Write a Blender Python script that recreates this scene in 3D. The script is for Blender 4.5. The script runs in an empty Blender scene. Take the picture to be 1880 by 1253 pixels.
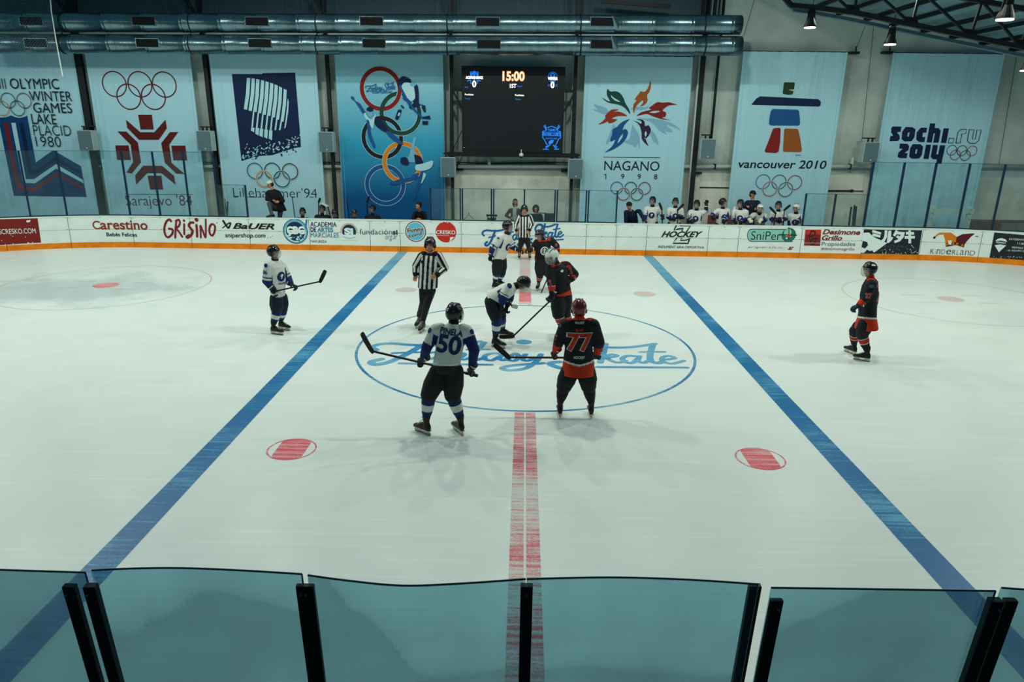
import bpy, bmesh, math, random
import numpy as np
from mathutils import Vector, Matrix
from mathutils.geometry import tessellate_polygon
from mathutils.bvhtree import BVHTree
random.seed(7)
scn = bpy.context.scene
COL = scn.collection

# ------------------------------------------------------------------ camera
CAM_F, CAM_PITCH, CAM_YAW, CAM_ROLL, CAM_X, CAM_H = 1282.47, 0.301267, -0.014048, 0.013876, -0.0713, 4.0
_cp, _sp = math.cos(CAM_PITCH), math.sin(CAM_PITCH)
_fw = Vector((math.sin(CAM_YAW)*_cp, math.cos(CAM_YAW)*_cp, -_sp))
_rt = Vector((math.cos(CAM_YAW), -math.sin(CAM_YAW), 0))
_up = _rt.cross(_fw)
_r2 = _rt*math.cos(CAM_ROLL) + _up*math.sin(CAM_ROLL)
_u2 = -_rt*math.sin(CAM_ROLL) + _up*math.cos(CAM_ROLL)
CAMPOS = Vector((CAM_X, 0, CAM_H))
cam = bpy.data.cameras.new('camera'); camo = bpy.data.objects.new('camera', cam); COL.objects.link(camo)
cam.sensor_width = 36; cam.lens = CAM_F/1880*36; cam.clip_start = .05; cam.clip_end = 300
camo.matrix_world = Matrix(((_r2.x, _u2.x, -_fw.x, CAMPOS.x), (_r2.y, _u2.y, -_fw.y, CAMPOS.y), (_r2.z, _u2.z, -_fw.z, CAMPOS.z), (0, 0, 0, 1)))
scn.camera = camo
scn.view_settings.view_transform = 'Standard'; scn.view_settings.look = 'None'
scn.view_settings.gamma = 1; scn.view_settings.use_curve_mapping = False
scn.view_settings.exposure = 0.0
# ------------------------------------------------------------------ world + hall lamps
wd = bpy.data.worlds.new('teal_fill'); scn.world = wd; wd.use_nodes = True  # even teal fill added to tint the shadows, no source in the hall
wd.node_tree.nodes['Background'].inputs[0].default_value = (.14, .42, .52, 1)
wd.node_tree.nodes['Background'].inputs[1].default_value = .26
def hall_lamp(x, y, z, power, size=.38, col=(.97, 1, .88), spread=150):
    l = bpy.data.lights.new('lamp_light', 'AREA'); l.shape = 'DISK'; l.size = size; l.energy = power; l.color = col
    l.spread = math.radians(spread)
    o = bpy.data.objects.new('lamp_light', l); COL.objects.link(o); o.location = (x, y, z); return o
def bay_spot(x, y, z, power, r=.2, col=(.97, 1, .88), angle=174):
    l = bpy.data.lights.new('lamp_light', 'SPOT'); l.shadow_soft_size = r; l.energy = power; l.color = col; l.spot_size = math.radians(angle); l.spot_blend = .35
    o = bpy.data.objects.new('lamp_light', l); COL.objects.link(o); o.location = (x, y, z); return o
lamp_z = lambda x: max(6.25, min(8.3, 9.3-.25*abs(x)))       # the lamps follow the pitch of the roof
for x in (-19.3, -15.4, -11.5, -7.7, -3.8, 0., 3.8, 7.7, 11.5, 15.4, 19.3):
    z = lamp_z(x)+(1.2 if x < 6 else 0.); bay_spot(x, 18.0, z, 385*(z/8.3)**1.7, .16)
for x in (-18, -14, -10, -5, 0, 5, 10, 14, 18):
    z = lamp_z(x); bay_spot(x, 12.0, z, (545 if abs(x) < 9 else 640 if x > 0 else 550)*(z/8.3)**1.7, .2, angle=150)

# ------------------------------------------------------------------ pixel rays of the photograph -> points of the place
def ray(px, py):
    return _fw*CAM_F + _r2*(px-940) - _u2*(py-626.5)
def PY(px, py, Y):
    d = ray(px, py); return CAMPOS + d*(Y/d.y)
def PZ(px, py, Z=0.):
    d = ray(px, py); return CAMPOS + d*((Z-CAM_H)/d.z)
def PX(px, py, X):
    d = ray(px, py); return CAMPOS + d*((X-CAM_X)/d.x)

# ------------------------------------------------------------------ materials
def lin(c):
    return tuple(((v/255)/12.92 if v/255 <= .04045 else ((v/255+.055)/1.055)**2.4) for v in c)
MATS = {}
def mat(name, c, rough=.6, metal=0., noise=.10, scale=14., bump=0., emit=0., spec=.3, coat=0., bscale=None, stretch=None):
    if name in MATS: return MATS[name]
    m = bpy.data.materials.new(name); m.use_nodes = True; nt = m.node_tree; N = nt.nodes; L = nt.links
    b = N['Principled BSDF']; c = lin(c)
    b.inputs['Roughness'].default_value = rough; b.inputs['Metallic'].default_value = metal
    b.inputs['Specular IOR Level'].default_value = spec; b.inputs['Coat Weight'].default_value = coat
    tc = N.new('ShaderNodeTexCoord'); src = tc.outputs['Object']
    if stretch:
        mp = N.new('ShaderNodeMapping'); mp.inputs['Scale'].default_value = stretch; L.new(src, mp.inputs[0]); src = mp.outputs[0]
    n = N.new('ShaderNodeTexNoise'); n.inputs['Scale'].default_value = scale; n.inputs['Detail'].default_value = 4; L.new(src, n.inputs['Vector'])
    r = N.new('ShaderNodeValToRGB'); L.new(n.outputs[0], r.inputs[0])
    r.color_ramp.elements[0].position = .3; r.color_ramp.elements[1].position = .7
    r.color_ramp.elements[0].color = tuple(v*(1-noise) for v in c)+(1,); r.color_ramp.elements[1].color = tuple(min(1, v*(1+noise)) for v in c)+(1,)
    L.new(r.outputs[0], b.inputs['Base Color'])
    if emit:
        L.new(r.outputs[0], b.inputs['Emission Color']); b.inputs['Emission Strength'].default_value = emit
    if bump:
        bp = N.new('ShaderNodeBump'); bp.inputs['Strength'].default_value = bump; bp.inputs['Distance'].default_value = .02
        n2 = N.new('ShaderNodeTexNoise'); n2.inputs['Scale'].default_value = bscale or scale*2; n2.inputs['Detail'].default_value = 3
        L.new(src, n2.inputs['Vector']); L.new(n2.outputs[0], bp.inputs['Height']); L.new(bp.outputs[0], b.inputs['Normal'])
    MATS[name] = m; return m

# ------------------------------------------------------------------ mesh builder
class MB:
    def __init__(s): s.v = []; s.f = []; s.m = []
    def add(s, vs, fs, m=0):
        k = len(s.v); s.v += [tuple(v) for v in vs]; s.f += [tuple(i+k for i in f) for f in fs]; s.m += [m]*len(fs)
    def box(s, lo, hi, m=0):
        (a, b, c), (d, e, f) = lo, hi
        s.add([(a, b, c), (d, b, c), (d, e, c), (a, e, c), (a, b, f), (d, b, f), (d, e, f), (a, e, f)],
              [(0, 3, 2, 1), (4, 5, 6, 7), (0, 1, 5, 4), (1, 2, 6, 5), (2, 3, 7, 6), (3, 0, 4, 7)], m)
    def obox(s, c, ax, ay, az, m=0):     # oriented box, half-axis vectors
        c = Vector(c); vs = [c+ax*i+ay*j+az*k for k in (-1, 1) for i, j in ((-1, -1), (1, -1), (1, 1), (-1, 1))]
        s.add(vs, [(0, 3, 2, 1), (4, 5, 6, 7), (0, 1, 5, 4), (1, 2, 6, 5), (2, 3, 7, 6), (3, 0, 4, 7)], m)
    def bar(s, p, q, w, h, m=0, upv=(0, 0, 1)):
        p = Vector(p); q = Vector(q); d = (q-p); a = d.normalized(); u = Vector(upv)
        if abs(a.dot(u)) > .97: u = Vector((0, 1, 0))
        x = a.cross(u).normalized(); y = x.cross(a)
        s.obox((p+q)/2, d/2, x*w/2, y*h/2, m)
    def tube(s, pts, rad, n=10, m=0, caps=True, squash=1., upv=(0, 0, 1)):
        pts = [Vector(p) for p in pts]
        if not isinstance(rad, (list, tuple)): rad = [rad]*len(pts)
        rings = []; prev = None
        for i, p in enumerate(pts):
            t = (pts[min(i+1, len(pts)-1)]-pts[max(i-1, 0)]).normalized()
            if prev is None:
                u = Vector(upv)
                if abs(u.dot(t)) > .95: u = Vector((0, 1, 0)) if abs(t.y) < .9 else Vector((1, 0, 0))
                x = t.cross(u).normalized()
            else:
                x = (prev - t*prev.dot(t)).normalized()
            prev = x; y = t.cross(x)
            rings.append([p + (x*math.cos(a)+y*math.sin(a)*squash)*rad[i] for a in (2*math.pi*k/n for k in range(n))])
        s.rings(rings, m, caps)
    def rings(s, rings, m=0, caps=True):
        n = len(rings[0]); vs = [v for r in rings for v in r]; fs = []
        for i in range(len(rings)-1):
            for k in range(n):
                fs.append((i*n+k, i*n+(k+1) % n, (i+1)*n+(k+1) % n, (i+1)*n+k))
        if caps: fs.append(tuple(range(n-1, -1, -1))); fs.append(tuple((len(rings)-1)*n+k for k in range(n)))
        s.add(vs, fs, m)
    def ell(s, c, rx, ry, rz, X=(1, 0, 0), Y=(0, 1, 0), Z=(0, 0, 1), m=0, nu=14, nv=9, keep=None):
        c = Vector(c); X = Vector(X); Y = Vector(Y); Z = Vector(Z); vs = []; fs = []
        for j in range(nv+1):
            th = math.pi*j/nv
            for i in range(nu):
                ph = 2*math.pi*i/nu
                vs.append(c+X*(rx*math.sin(th)*math.cos(ph))+Y*(ry*math.sin(th)*math.sin(ph))+Z*(rz*math.cos(th)))
        for j in range(nv):
            for i in range(nu):
                f = (j*nu+i, (j+1)*nu+i, (j+1)*nu+(i+1) % nu, j*nu+(i+1) % nu)
                if keep is None: fs.append(f)
                else:
                    mid = sum((vs[q] for q in f), Vector())/4-c
                    if keep(mid.dot(X)/rx, mid.dot(Y)/ry, mid.dot(Z)/rz): fs.append(f)
        s.add(vs, fs, m)
    def obj(s, name, mats, parent=None, smooth=False, base=None, bevel=0, solid=0, weld=False):
        if not isinstance(mats, (list, tuple)): mats = [mats]
        off = Vector(parent['_o']) if parent is not None else Vector(base if base is not None else (0, 0, 0))
        me = bpy.data.meshes.new(name)
        A = np.array(s.v, dtype=float).reshape(-1, 3)-np.array(off)
        me.from_pydata(A.tolist(), [], s.f)
        for m in mats: me.materials.append(m)
        if len(mats) > 1: me.polygons.foreach_set('material_index', s.m)
        if smooth: me.polygons.foreach_set('use_smooth', [True]*len(me.polygons))
        if weld or not smooth:
            bm = bmesh.new(); bm.from_mesh(me)
            if weld: bmesh.ops.remove_doubles(bm, verts=bm.verts, dist=1e-5)
            bm.to_mesh(me); bm.free()
        me.update()
        o = bpy.data.objects.new(name, me); COL.objects.link(o)
        if parent is not None: o.parent = parent; o['_o'] = tuple(off)
        else: o.location = off; o['_o'] = tuple(off)
        if bevel:
            md = o.modifiers.new('bevel', 'BEVEL'); md.width = bevel; md.segments = 2; md.limit_method = 'ANGLE'
        if solid:
            md = o.modifiers.new('solid', 'SOLIDIFY'); md.thickness = solid; md.offset = 0
        return o
def thing(name, label, cat, loc=(0, 0, 0), group=None):
    o = bpy.data.objects.new(name, None); o.empty_display_size = .1; COL.objects.link(o); o.location = loc; o['_o'] = tuple(loc)
    o['label'] = label; o['category'] = cat
    if group: o['group'] = group
    return o
def tag(o, label, cat, group=None):
    o['label'] = label; o['category'] = cat
    if group: o['group'] = group
    return o
def struct(o): o['kind'] = 'structure'; return o
def dup(root, loc, label=None, group=None):
    r = root.copy(); COL.objects.link(r); r.location = loc
    if label: r['label'] = label
    if group: r['group'] = group
    for ch in list(root.children):
        c = ch.copy(); COL.objects.link(c); c.parent = r
        for g in list(ch.children):
            d = g.copy(); COL.objects.link(d); d.parent = c
    return r

# ------------------------------------------------------------------ flat art laid onto a surface
class Plane:                       # vertical plane at Y = const, facing the rink
    def __init__(s, Y): s.Y = Y
    def to(s, px, py): p = PY(px, py, s.Y); return (p.x, p.z)
    def at(s, u, v, off): return (u, s.Y-off, v)
class Ground:
    def to(s, px, py): p = PZ(px, py, 0); return (p.x, p.y)
    def at(s, u, v, off): return (u, v, off)
BY, BX, BR = 22.42, 12.4, 7.3      # rink boards: line, start of the corner, corner radius
class Boards:
    def to(s, px, py):
        p = PY(px, py, BY)
        if abs(p.x) <= BX: return (p.x, p.z)
        sg = 1 if p.x > 0 else -1; d = ray(px, py); cx, cy = sg*BX, BY-BR
        ox, oy = CAM_X-cx, -cy; a = d.x*d.x+d.y*d.y; b = 2*(ox*d.x+oy*d.y); c = ox*ox+oy*oy-BR*BR
        t = (-b+math.sqrt(b*b-4*a*c))/(2*a); q = CAMPOS+d*t
        ang = math.atan2(sg*(q.x-cx), q.y-cy)
        return (sg*(BX+BR*ang), q.z)
    def at(s, u, v, off):
        if abs(u) <= BX: return (u, BY-off, v)
        sg = 1 if u > 0 else -1; a = (abs(u)-BX)/BR
        if a > math.pi*.5: a0 = math.pi/2; return (sg*(BX+BR-off), BY-BR-(a-a0)*BR, v)
        return (sg*(BX+(BR-off)*math.sin(a)), BY-BR+(BR-off)*math.cos(a), v)
_tc = {}
def text_tris(st, wt=0., shear=0., sp=1.):
    k = (st, wt, shear, sp)
    if k in _tc: return _tc[k]
    cu = bpy.data.curves.new('t', 'FONT'); cu.body = st; cu.offset = wt; cu.shear = shear; cu.space_character = sp
    cu.resolution_u = 4
    o = bpy.data.objects.new('t', cu); COL.objects.link(o)
    dg = bpy.context.evaluated_depsgraph_get(); me = o.evaluated_get(dg).to_mesh()
    V = [(v.co.x, v.co.y) for v in me.vertices]; F = [tuple(p.vertices) for p in me.polygons]
    o.evaluated_get(dg).to_mesh_clear(); bpy.data.objects.remove(o); bpy.data.curves.remove(cu)
    if V:
        x0 = min(v[0] for v in V); x1 = max(v[0] for v in V); y0 = min(v[1] for v in V); y1 = max(v[1] for v in V)
        V = [((x-x0)/max(x1-x0, 1e-6), (y-y0)/max(y1-y0, 1e-6)) for x, y in V]
    _tc[k] = (V, F); return _tc[k]
def bez(pts, n=6):                 # Catmull-Rom through points
    if len(pts) < 3: return list(pts)
    P = [pts[0]]+list(pts)+[pts[-1]]; out = []
    for i in range(1, len(P)-2):
        a, b, c, d = P[i-1], P[i], P[i+1], P[i+2]
        for k in range(n):
            t = k/n
            out.append(tuple(.5*((2*b[j])+(-a[j]+c[j])*t+(2*a[j]-5*b[j]+4*c[j]-d[j])*t*t+(-a[j]+3*b[j]-3*c[j]+d[j])*t**3) for j in range(len(b))))
    out.append(tuple(pts[-1])); return out
class Art:
    def __init__(s, surf, mats, off=.004, step=.0012):
        s.S = surf; s.mats = list(mats); s.mb = MB(); s.off = off; s.step = step; s.seg = .35
    def mi(s, m):
        if m not in s.mats: s.mats.append(m)
        return s.mats.index(m)
    def emit(s, V, F, m, layer, ramp=0.):
        if isinstance(s.S, Boards) and V and max(abs(v[0]) for v in V) > BX-.1 and max(v[0] for v in V)-min(v[0] for v in V) > .3:
            bm = bmesh.new(); vs = [bm.verts.new((v[0], v[1], 0)) for v in V]
            for f in F:
                try: bm.faces.new([vs[i] for i in f])
                except ValueError: pass
            u = min(v[0] for v in V)+.15
            while u < max(v[0] for v in V): bmesh.ops.bisect_plane(bm, geom=bm.verts[:]+bm.edges[:]+bm.faces[:], plane_co=(u, 0, 0), plane_no=(1, 0, 0)); u += .15
            bm.verts.index_update(); V = [(v.co.x, v.co.y) for v in bm.verts]; F = [tuple(v.index for v in f.verts) for f in bm.faces]; bm.free(); ramp = 0.
        s.cnt = (getattr(s, 'cnt', 0)+1) % 37; o = s.off+(layer+s.cnt*.02)*s.step; s.mb.add([s.S.at(u, v, o+ramp*i) for i, (u, v) in enumerate(V)], F, s.mi(m))
    def loops(s, m, loops, layer=0):      # loops in surface coords, outer first then holes
        vs = [v for l in loops for v in l]
        tr = tessellate_polygon([[Vector((x, y, 0)) for x, y in l] for l in loops])
        s.emit(vs, [tuple(t) for t in tr], m, layer)
    def poly(s, m, pts, layer=0, smooth=False):
        if smooth: pts = bez(list(pts)+[pts[0]])[:-1]
        s.loops(m, [[s.S.to(*p[:2]) for p in pts]], layer)
    def ppm(s, px, py):
        a = s.S.to(px-5, py); b = s.S.to(px+5, py); return 10/math.hypot(b[0]-a[0], b[1]-a[1])
    def ring(s, m, px, py, R, w, layer=0, a0=0, a1=360, n=48, ky=1.):
        c = s.S.to(px, py); k = s.ppm(px, py); R /= k; w /= k; V = []; F = []
        for i in range(n+1):
            a = math.radians(a0+(a1-a0)*i/n)
            V += [(c[0]+(R-w/2)*math.cos(a), c[1]+(R-w/2)*math.sin(a)*ky), (c[0]+(R+w/2)*math.cos(a), c[1]+(R+w/2)*math.sin(a)*ky)]
        for i in range(n): F.append((2*i, 2*i+1, 2*i+3, 2*i+2))
        s.emit(V, F, m, layer)
    def disc(s, m, px, py, R, layer=0, n=36, ky=1.):
        c = s.S.to(px, py); R /= s.ppm(px, py)
        s.emit([(c[0]+R*math.cos(2*math.pi*i/n), c[1]+R*ky*math.sin(2*math.pi*i/n)) for i in range(n)], [tuple(range(n))], m, layer)
    def stroke(s, m, pts, w, layer=0, smooth=True, conv=None, caps=True):
        if smooth: pts = bez([tuple(p) for p in pts])
        conv = conv or (lambda x, y: s.S.to(x, y))
        q = [conv(p[0], p[1]) for p in pts]
        n = len(q); W = [(w[min(int(i*len(w)/n), len(w)-1)] if isinstance(w, (list, tuple)) else w) for i in range(n)]
        V = []; F = []
        for i in range(n):
            a = q[max(i-1, 0)]; b = q[min(i+1, n-1)]; dx, dy = b[0]-a[0], b[1]-a[1]; l = math.hypot(dx, dy) or 1
            nx, ny = -dy/l*W[i]/2, dx/l*W[i]/2
            V += [(q[i][0]+nx, q[i][1]+ny), (q[i][0]-nx, q[i][1]-ny)]
        for i in range(n-1): F.append((2*i, 2*i+1, 2*i+3, 2*i+2))
        s.emit(V, F, m, layer, s.step*.6/max(len(V), 1))
        if caps:
            for e in (0, n-1):
                s.emit([(q[e][0]+W[e]/2*math.cos(2*math.pi*i/10), q[e][1]+W[e]/2*math.sin(2*math.pi*i/10)) for i in range(10)], [tuple(range(10))], m, layer+.25)
    def text(s, m, st, A, B, h, layer=0, wt=0., shear=0., sp=1.):   # A, B: bottom-left / bottom-right px, h: px height
        if wt != 0 and ('M' in st or 'N' in st or st == 'LAKE'):
            if wt > 0: s.text(m, st, (A[0]+25*wt, A[1]), (B[0]+25*wt, B[1]), h, layer+.9, 0., shear, sp)
            wt = 0.
        V, F = text_tris(st, wt, shear, sp)
        a = s.S.to(*A); b = s.S.to(*B); t = s.S.to(A[0], A[1]-h); H = t[1]-a[1]
        s.emit([(a[0]+(b[0]-a[0])*u, a[1]+(b[1]-a[1])*u+H*v) for u, v in V], F, m, layer)
    def rings5(s, cx, cy, R, gap, w, cols, white=None, slope=0., layer=0):
        k = 0
        for i, (dx, dy) in enumerate(((-gap, 0), (0, 0), (gap, 0), (-gap/2, R*1.0), (gap/2, R*1.0))):
            x = cx+dx; y = cy+dy+slope*dx
            if white is not None and i > 2: s.ring(white, x, y, R, w*2.0, layer+k)
            s.ring(cols[i], x, y, R, w, layer+k+1); k += 2
        # the upper rings pass over again on one side
        for i, dx in enumerate((-gap, 0, gap)):
            a0 = (-75, -20, -20)[i]
            if i < 2: s.ring(cols[i], cx+dx, cy+slope*dx, R, w, layer+k, -60, 0, 12)
SCRIPT = [  # cursive sign lettering, unit box 100 x 32 (y down)
    ([(2, 14), (0, 11), (2, 8), (6, 7), (12, 8), (20, 8.5), (28, 7), (35, 3)], 2.1), ([(16, 8), (14, 14), (11, 21), (8, 26), (4.5, 28), (3, 25.5), (5.5, 23)], 2.3),
    ([(8, 17), (13, 16), (17, 15.5)], 1.5), ([(24, 16), (21, 15.3), (18.3, 18), (18.6, 21.5), (21, 22), (23.3, 18)], 1.7), ([(24.2, 15.5), (23.2, 20), (24.3, 22), (26, 20.5)], 1.6),
    ([(27.5, 15.5), (26.2, 22)], 1.8), ([(26.8, 19), (29.5, 15.7), (31, 17), (30, 21), (31.5, 22), (33, 20)], 1.6), ([(36.5, 4), (34.5, 14), (33.5, 20), (35, 22), (37.5, 20)], 2.0), ([(31.5, 12), (38.5, 11.3)], 1.3),
    ([(43, 16), (40, 15.3), (37.6, 18), (38, 21.5), (40.2, 22), (42.5, 18)], 1.7), ([(43.3, 15.5), (42.3, 20), (43.5, 22), (45.2, 20)], 1.6), ([(44.5, 20.5), (47.3, 15), (48.3, 19), (47, 22.2), (45, 21.6)], 1.6),
    ([(50.5, 15.8), (49.5, 20), (51, 22), (53.8, 19)], 1.7), ([(55.5, 15.5), (54, 22), (50.5, 29), (45.5, 31), (43.5, 29), (47, 26.5), (56, 24)], 1.8),
    ([(73.5, 9.5), (74.8, 6), (72, 3.8), (68, 4.6), (65.7, 9), (67.2, 14), (70.3, 18.5), (70.8, 23.5), (68, 28), (63, 29), (58.8, 26), (58.5, 23.6), (61, 22.5)], 2.2),
    ([(77.6, 3), (75.6, 14), (73.8, 22.3)], 2.0), ([(75, 17.5), (78.3, 14.3), (79.8, 15.8), (76.6, 18.2), (79, 22), (82, 20.3)], 1.6), ([(73.5, 5.5), (79, 7), (86, 6.2), (94.5, 2)], 1.9),
    ([(86.6, 16), (83.6, 15.3), (81.3, 18), (81.8, 21.5), (84, 22), (86.2, 18)], 1.7), ([(87.2, 15.5), (86, 20), (87.3, 22), (89, 20)], 1.6), ([(93.6, 3), (91, 13), (90, 19.5), (91.5, 22), (93.5, 20.6)], 2.0),
    ([(88, 11.3), (96, 10.6)], 1.3), ([(94, 18.8), (98, 17), (97, 14.8), (94.7, 15.8), (93.6, 19.6), (96, 22.2), (100.5, 19.3)], 1.5), ([(12, 26.6), (40, 26.4)], 1.5), ([(72.5, 26.6), (100, 25.6)], 1.5)]
def script_sign(art, m, A, B, C, layer=0):     # A top-left, B top-right, C bottom-left in SURFACE coords
    ex = (B[0]-A[0], B[1]-A[1]); ey = (C[0]-A[0], C[1]-A[1]); sc = math.hypot(*ex)/100
    conv = lambda x, y: (A[0]+ex[0]*x/100+ey[0]*y/32, A[1]+ex[1]*x/100+ey[1]*y/32)
    for i, (p, w) in enumerate(SCRIPT): art.stroke(m, p, w*sc*1.12, layer+.3*(i % 3), conv=conv)
# ================================================================== ICE
def ice_nodes(m):
    nt = m.node_tree; N = nt.nodes; L = nt.links; b = N['Principled BSDF']
    tc = N.new('ShaderNodeTexCoord'); P = tc.outputs['Object']
    def noise(sc, mp=None, rot=0, det=3, rough=.5):
        src = P
        if mp:
            q = N.new('ShaderNodeMapping'); q.inputs['Scale'].default_value = mp; q.inputs['Rotation'].default_value = (0, 0, rot); L.new(P, q.inputs[0]); src = q.outputs[0]
        n = N.new('ShaderNodeTexNoise'); n.inputs['Scale'].default_value = sc; n.inputs['Detail'].default_value = det; n.inputs['Roughness'].default_value = rough
        L.new(src, n.inputs['Vector']); return n.outputs[0]
    def ramp(src, a, b_, ca=(0, 0, 0, 1), cb=(1, 1, 1, 1)):
        r = N.new('ShaderNodeValToRGB'); r.color_ramp.elements[0].position = a; r.color_ramp.elements[1].position = b_
        r.color_ramp.elements[0].color = ca; r.color_ramp.elements[1].color = cb; L.new(src, r.inputs[0]); return r.outputs[0]
    def mix(f, a, b_, mode='MIX'):
        x = N.new('ShaderNodeMix'); x.data_type = 'RGBA'; x.blend_type = mode
        for s_, v in ((x.inputs[0], f), (x.inputs[6], a), (x.inputs[7], b_)):
            if hasattr(v, 'links'): L.new(v, s_)
            else: s_.default_value = v
        return x.outputs[2]
    def mth(op, a, b_=None):
        x = N.new('ShaderNodeMath'); x.operation = op
        for s_, v in ((x.inputs[0], a), (x.inputs[1], b_)):
            if v is None: continue
            if hasattr(v, 'links'): L.new(v, s_)
            else: s_.default_value = v
        return x.outputs[0]
    return nt, N, L, b, P, noise, ramp, mix, mth
def make_ice():
    m = bpy.data.materials.new('ice'); m.use_nodes = True
    nt, N, L, b, P, noise, ramp, mix, mth = ice_nodes(m)
    base = ramp(noise(.35, det=5), .3, .7, (.71, .80, .76, 1), (.79, .855, .815, 1))
    # scratches left by blades: thin pale lines in several directions
    for k, (rot, sx, sy, sc) in enumerate(((.02, .12, 6, 3.2), (1.25, .15, 7, 2.2), (-.95, .12, 7, 2.0), (.5, .1, 9, 2.6), (1.62, .2, 6, 1.6))):
        s_ = ramp(noise(sc, (sx, sy, 1), rot, 2), .63, .69, (0, 0, 0, 1), (.42, .42, .42, 1))
        base = mix(s_, base, (.87, .91, .87, 1))
    st = ramp(noise(2.2, (.25, 14, 1), 0, 4), .35, .75, (.0, .0, .0, 1), (.30, .30, .30, 1))
    base = mix(st, base, (.66, .76, .74, 1))
    # wet, freshly flooded patch round the left face-off spot
    sx = N.new('ShaderNodeSeparateXYZ'); L.new(P, sx.inputs[0])
    dx = mth('DIVIDE', mth('ADD', sx.outputs[0], 11.2), 3.1); dy = mth('DIVIDE', mth('ADD', sx.outputs[1], -16.6), 1.9)
    d = mth('SQRT', mth('ADD', mth('MULTIPLY', dx, dx), mth('MULTIPLY', dy, dy)))
    d = mth('ADD', d, mth('MULTIPLY', mth('SUBTRACT', noise(1.1, det=5), .5), 1.9))
    wet = ramp(d, .45, 1.15, (1, 1, 1, 1), (0, 0, 0, 1))
    base = mix(mth('MULTIPLY', wet, .42), base, (.42, .58, .60, 1))
    L.new(base, b.inputs['Base Color'])
    ro = mth('ADD', mth('MULTIPLY', noise(1.6, det=5), .30), .22)
    ro = mth('SUBTRACT', ro, mth('MULTIPLY', wet, .20)); L.new(ro, b.inputs['Roughness'])
    b.inputs['Specular IOR Level'].default_value = .32
    bp = N.new('ShaderNodeBump'); bp.inputs['Strength'].default_value = .10; bp.inputs['Distance'].default_value = .01
    L.new(noise(9, (1, 4, 1), 0, 4), bp.inputs['Height']); L.new(bp.outputs[0], b.inputs['Normal'])
    return m
def paint(name, c, c2, lo, hi, streak=.5, far=0.):
    m = bpy.data.materials.new(name); m.use_nodes = True
    nt, N, L, b, P, noise, ramp, mix, mth = ice_nodes(m)
    f = mth('ADD', mth('MULTIPLY', noise(3.0, (.35, 7, 1), 0, 5, .65), streak), mth('MULTIPLY', noise(.8, (1, 1, 1), 0, 3), 1-streak))
    f = mth('ADD', f, mth('MULTIPLY', mth('SUBTRACT', noise(34, (1, 1.6, 1), 0, 2), .5), .22))
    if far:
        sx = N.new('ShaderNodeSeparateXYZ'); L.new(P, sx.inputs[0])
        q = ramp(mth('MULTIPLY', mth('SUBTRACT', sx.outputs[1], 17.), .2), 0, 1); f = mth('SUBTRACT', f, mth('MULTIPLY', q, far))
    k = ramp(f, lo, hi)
    L.new(mix(k, c2, c), b.inputs['Base Color']); b.inputs['Roughness'].default_value = .38; b.inputs['Specular IOR Level'].default_value = .3
    return m
ICE = make_ice()
def l4(r, g, b): return lin((r, g, b))+(1,)
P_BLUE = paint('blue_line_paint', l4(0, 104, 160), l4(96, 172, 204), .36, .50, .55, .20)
P_BLUE2 = paint('blue_circle_paint', l4(16, 112, 168), l4(150, 194, 206), .36, .56, .5)
P_BLUE3 = paint('blue_script_paint', l4(16, 124, 184), l4(128, 186, 208), .40, .60, .45)
P_RED = paint('red_line_paint', l4(214, 74, 98), l4(206, 212, 204), .44, .58, .58)
P_PINK = paint('faded_red_paint', l4(222, 178, 176), l4(206, 212, 202), .40, .62, .5)
P_SPOT = paint('red_spot_paint', l4(224, 66, 92), l4(224, 176, 172), .42, .56, .72)
RY0, RY1 = 2.66, BY
CYI = 12.54
def outline(off=0., n=14):          # closed outline of the rink (counter clockwise)
    X, R = BX, BR; pts = []
    for (cx, cy, a0) in ((X, RY1-R, 0), (-X, RY1-R, 90), (-X, RY0+R, 180), (X, RY0+R, 270)):
        for i in range(n+1):
            a = math.radians(a0+90*i/n); pts.append((cx+(R-off)*math.cos(a), cy+(R-off)*math.sin(a)))
    return pts
mb = MB(); o_ = outline(-.05); mb.add([(x, y, 0) for x, y in o_]+[(x, y, -.15) for x, y in o_],
    [tuple(range(len(o_)))]+[(i, (i+1) % len(o_), (i+1) % len(o_)+len(o_), i+len(o_)) for i in range(len(o_))])
ice = struct(mb.obj('floor', ICE)); ice['label'] = 'white ice sheet with painted hockey lines'
rub = mat('rubber_floor', (62, 66, 68), .8, noise=.2, scale=30)
mb = MB(); mb.box((-24, RY1+.05, -.30), (24, 25.6, -.03)); struct(mb.obj('floor', rub))
mb = MB(); mb.box((-24, -3, -.30), (24, RY0-.1, -.03)); struct(mb.obj('floor', rub))
def ice_art(name, fn, z=.0015):
    a = Art(Ground(), [], off=z, step=.0004); fn(a); o = a.mb.obj(name, a.mats, parent=ice); return o
def quadg(a, m, x0, y0, x1, y1, layer=0, nx=1, ny=24):
    V = []; F = []
    for j in range(ny+1): V += [(x0, y0+(y1-y0)*j/ny), (x1, y0+(y1-y0)*j/ny)]
    for j in range(ny): F.append((2*j, 2*j+1, 2*j+3, 2*j+2))
    a.emit(V, F, m, layer)
for sx in (-1, 1):
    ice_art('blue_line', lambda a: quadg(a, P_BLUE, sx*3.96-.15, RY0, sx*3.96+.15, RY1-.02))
ice_art('center_line', lambda a: (quadg(a, P_RED, -.15, RY0, .0-.012, CYI-3.16), quadg(a, P_RED, .012, RY0, .15, CYI-3.16),
    quadg(a, P_PINK, -.15, CYI+3.2, .15, 21.9), quadg(a, P_SPOT, -.14, 16.0, .14, 17.0, 1)))
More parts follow.
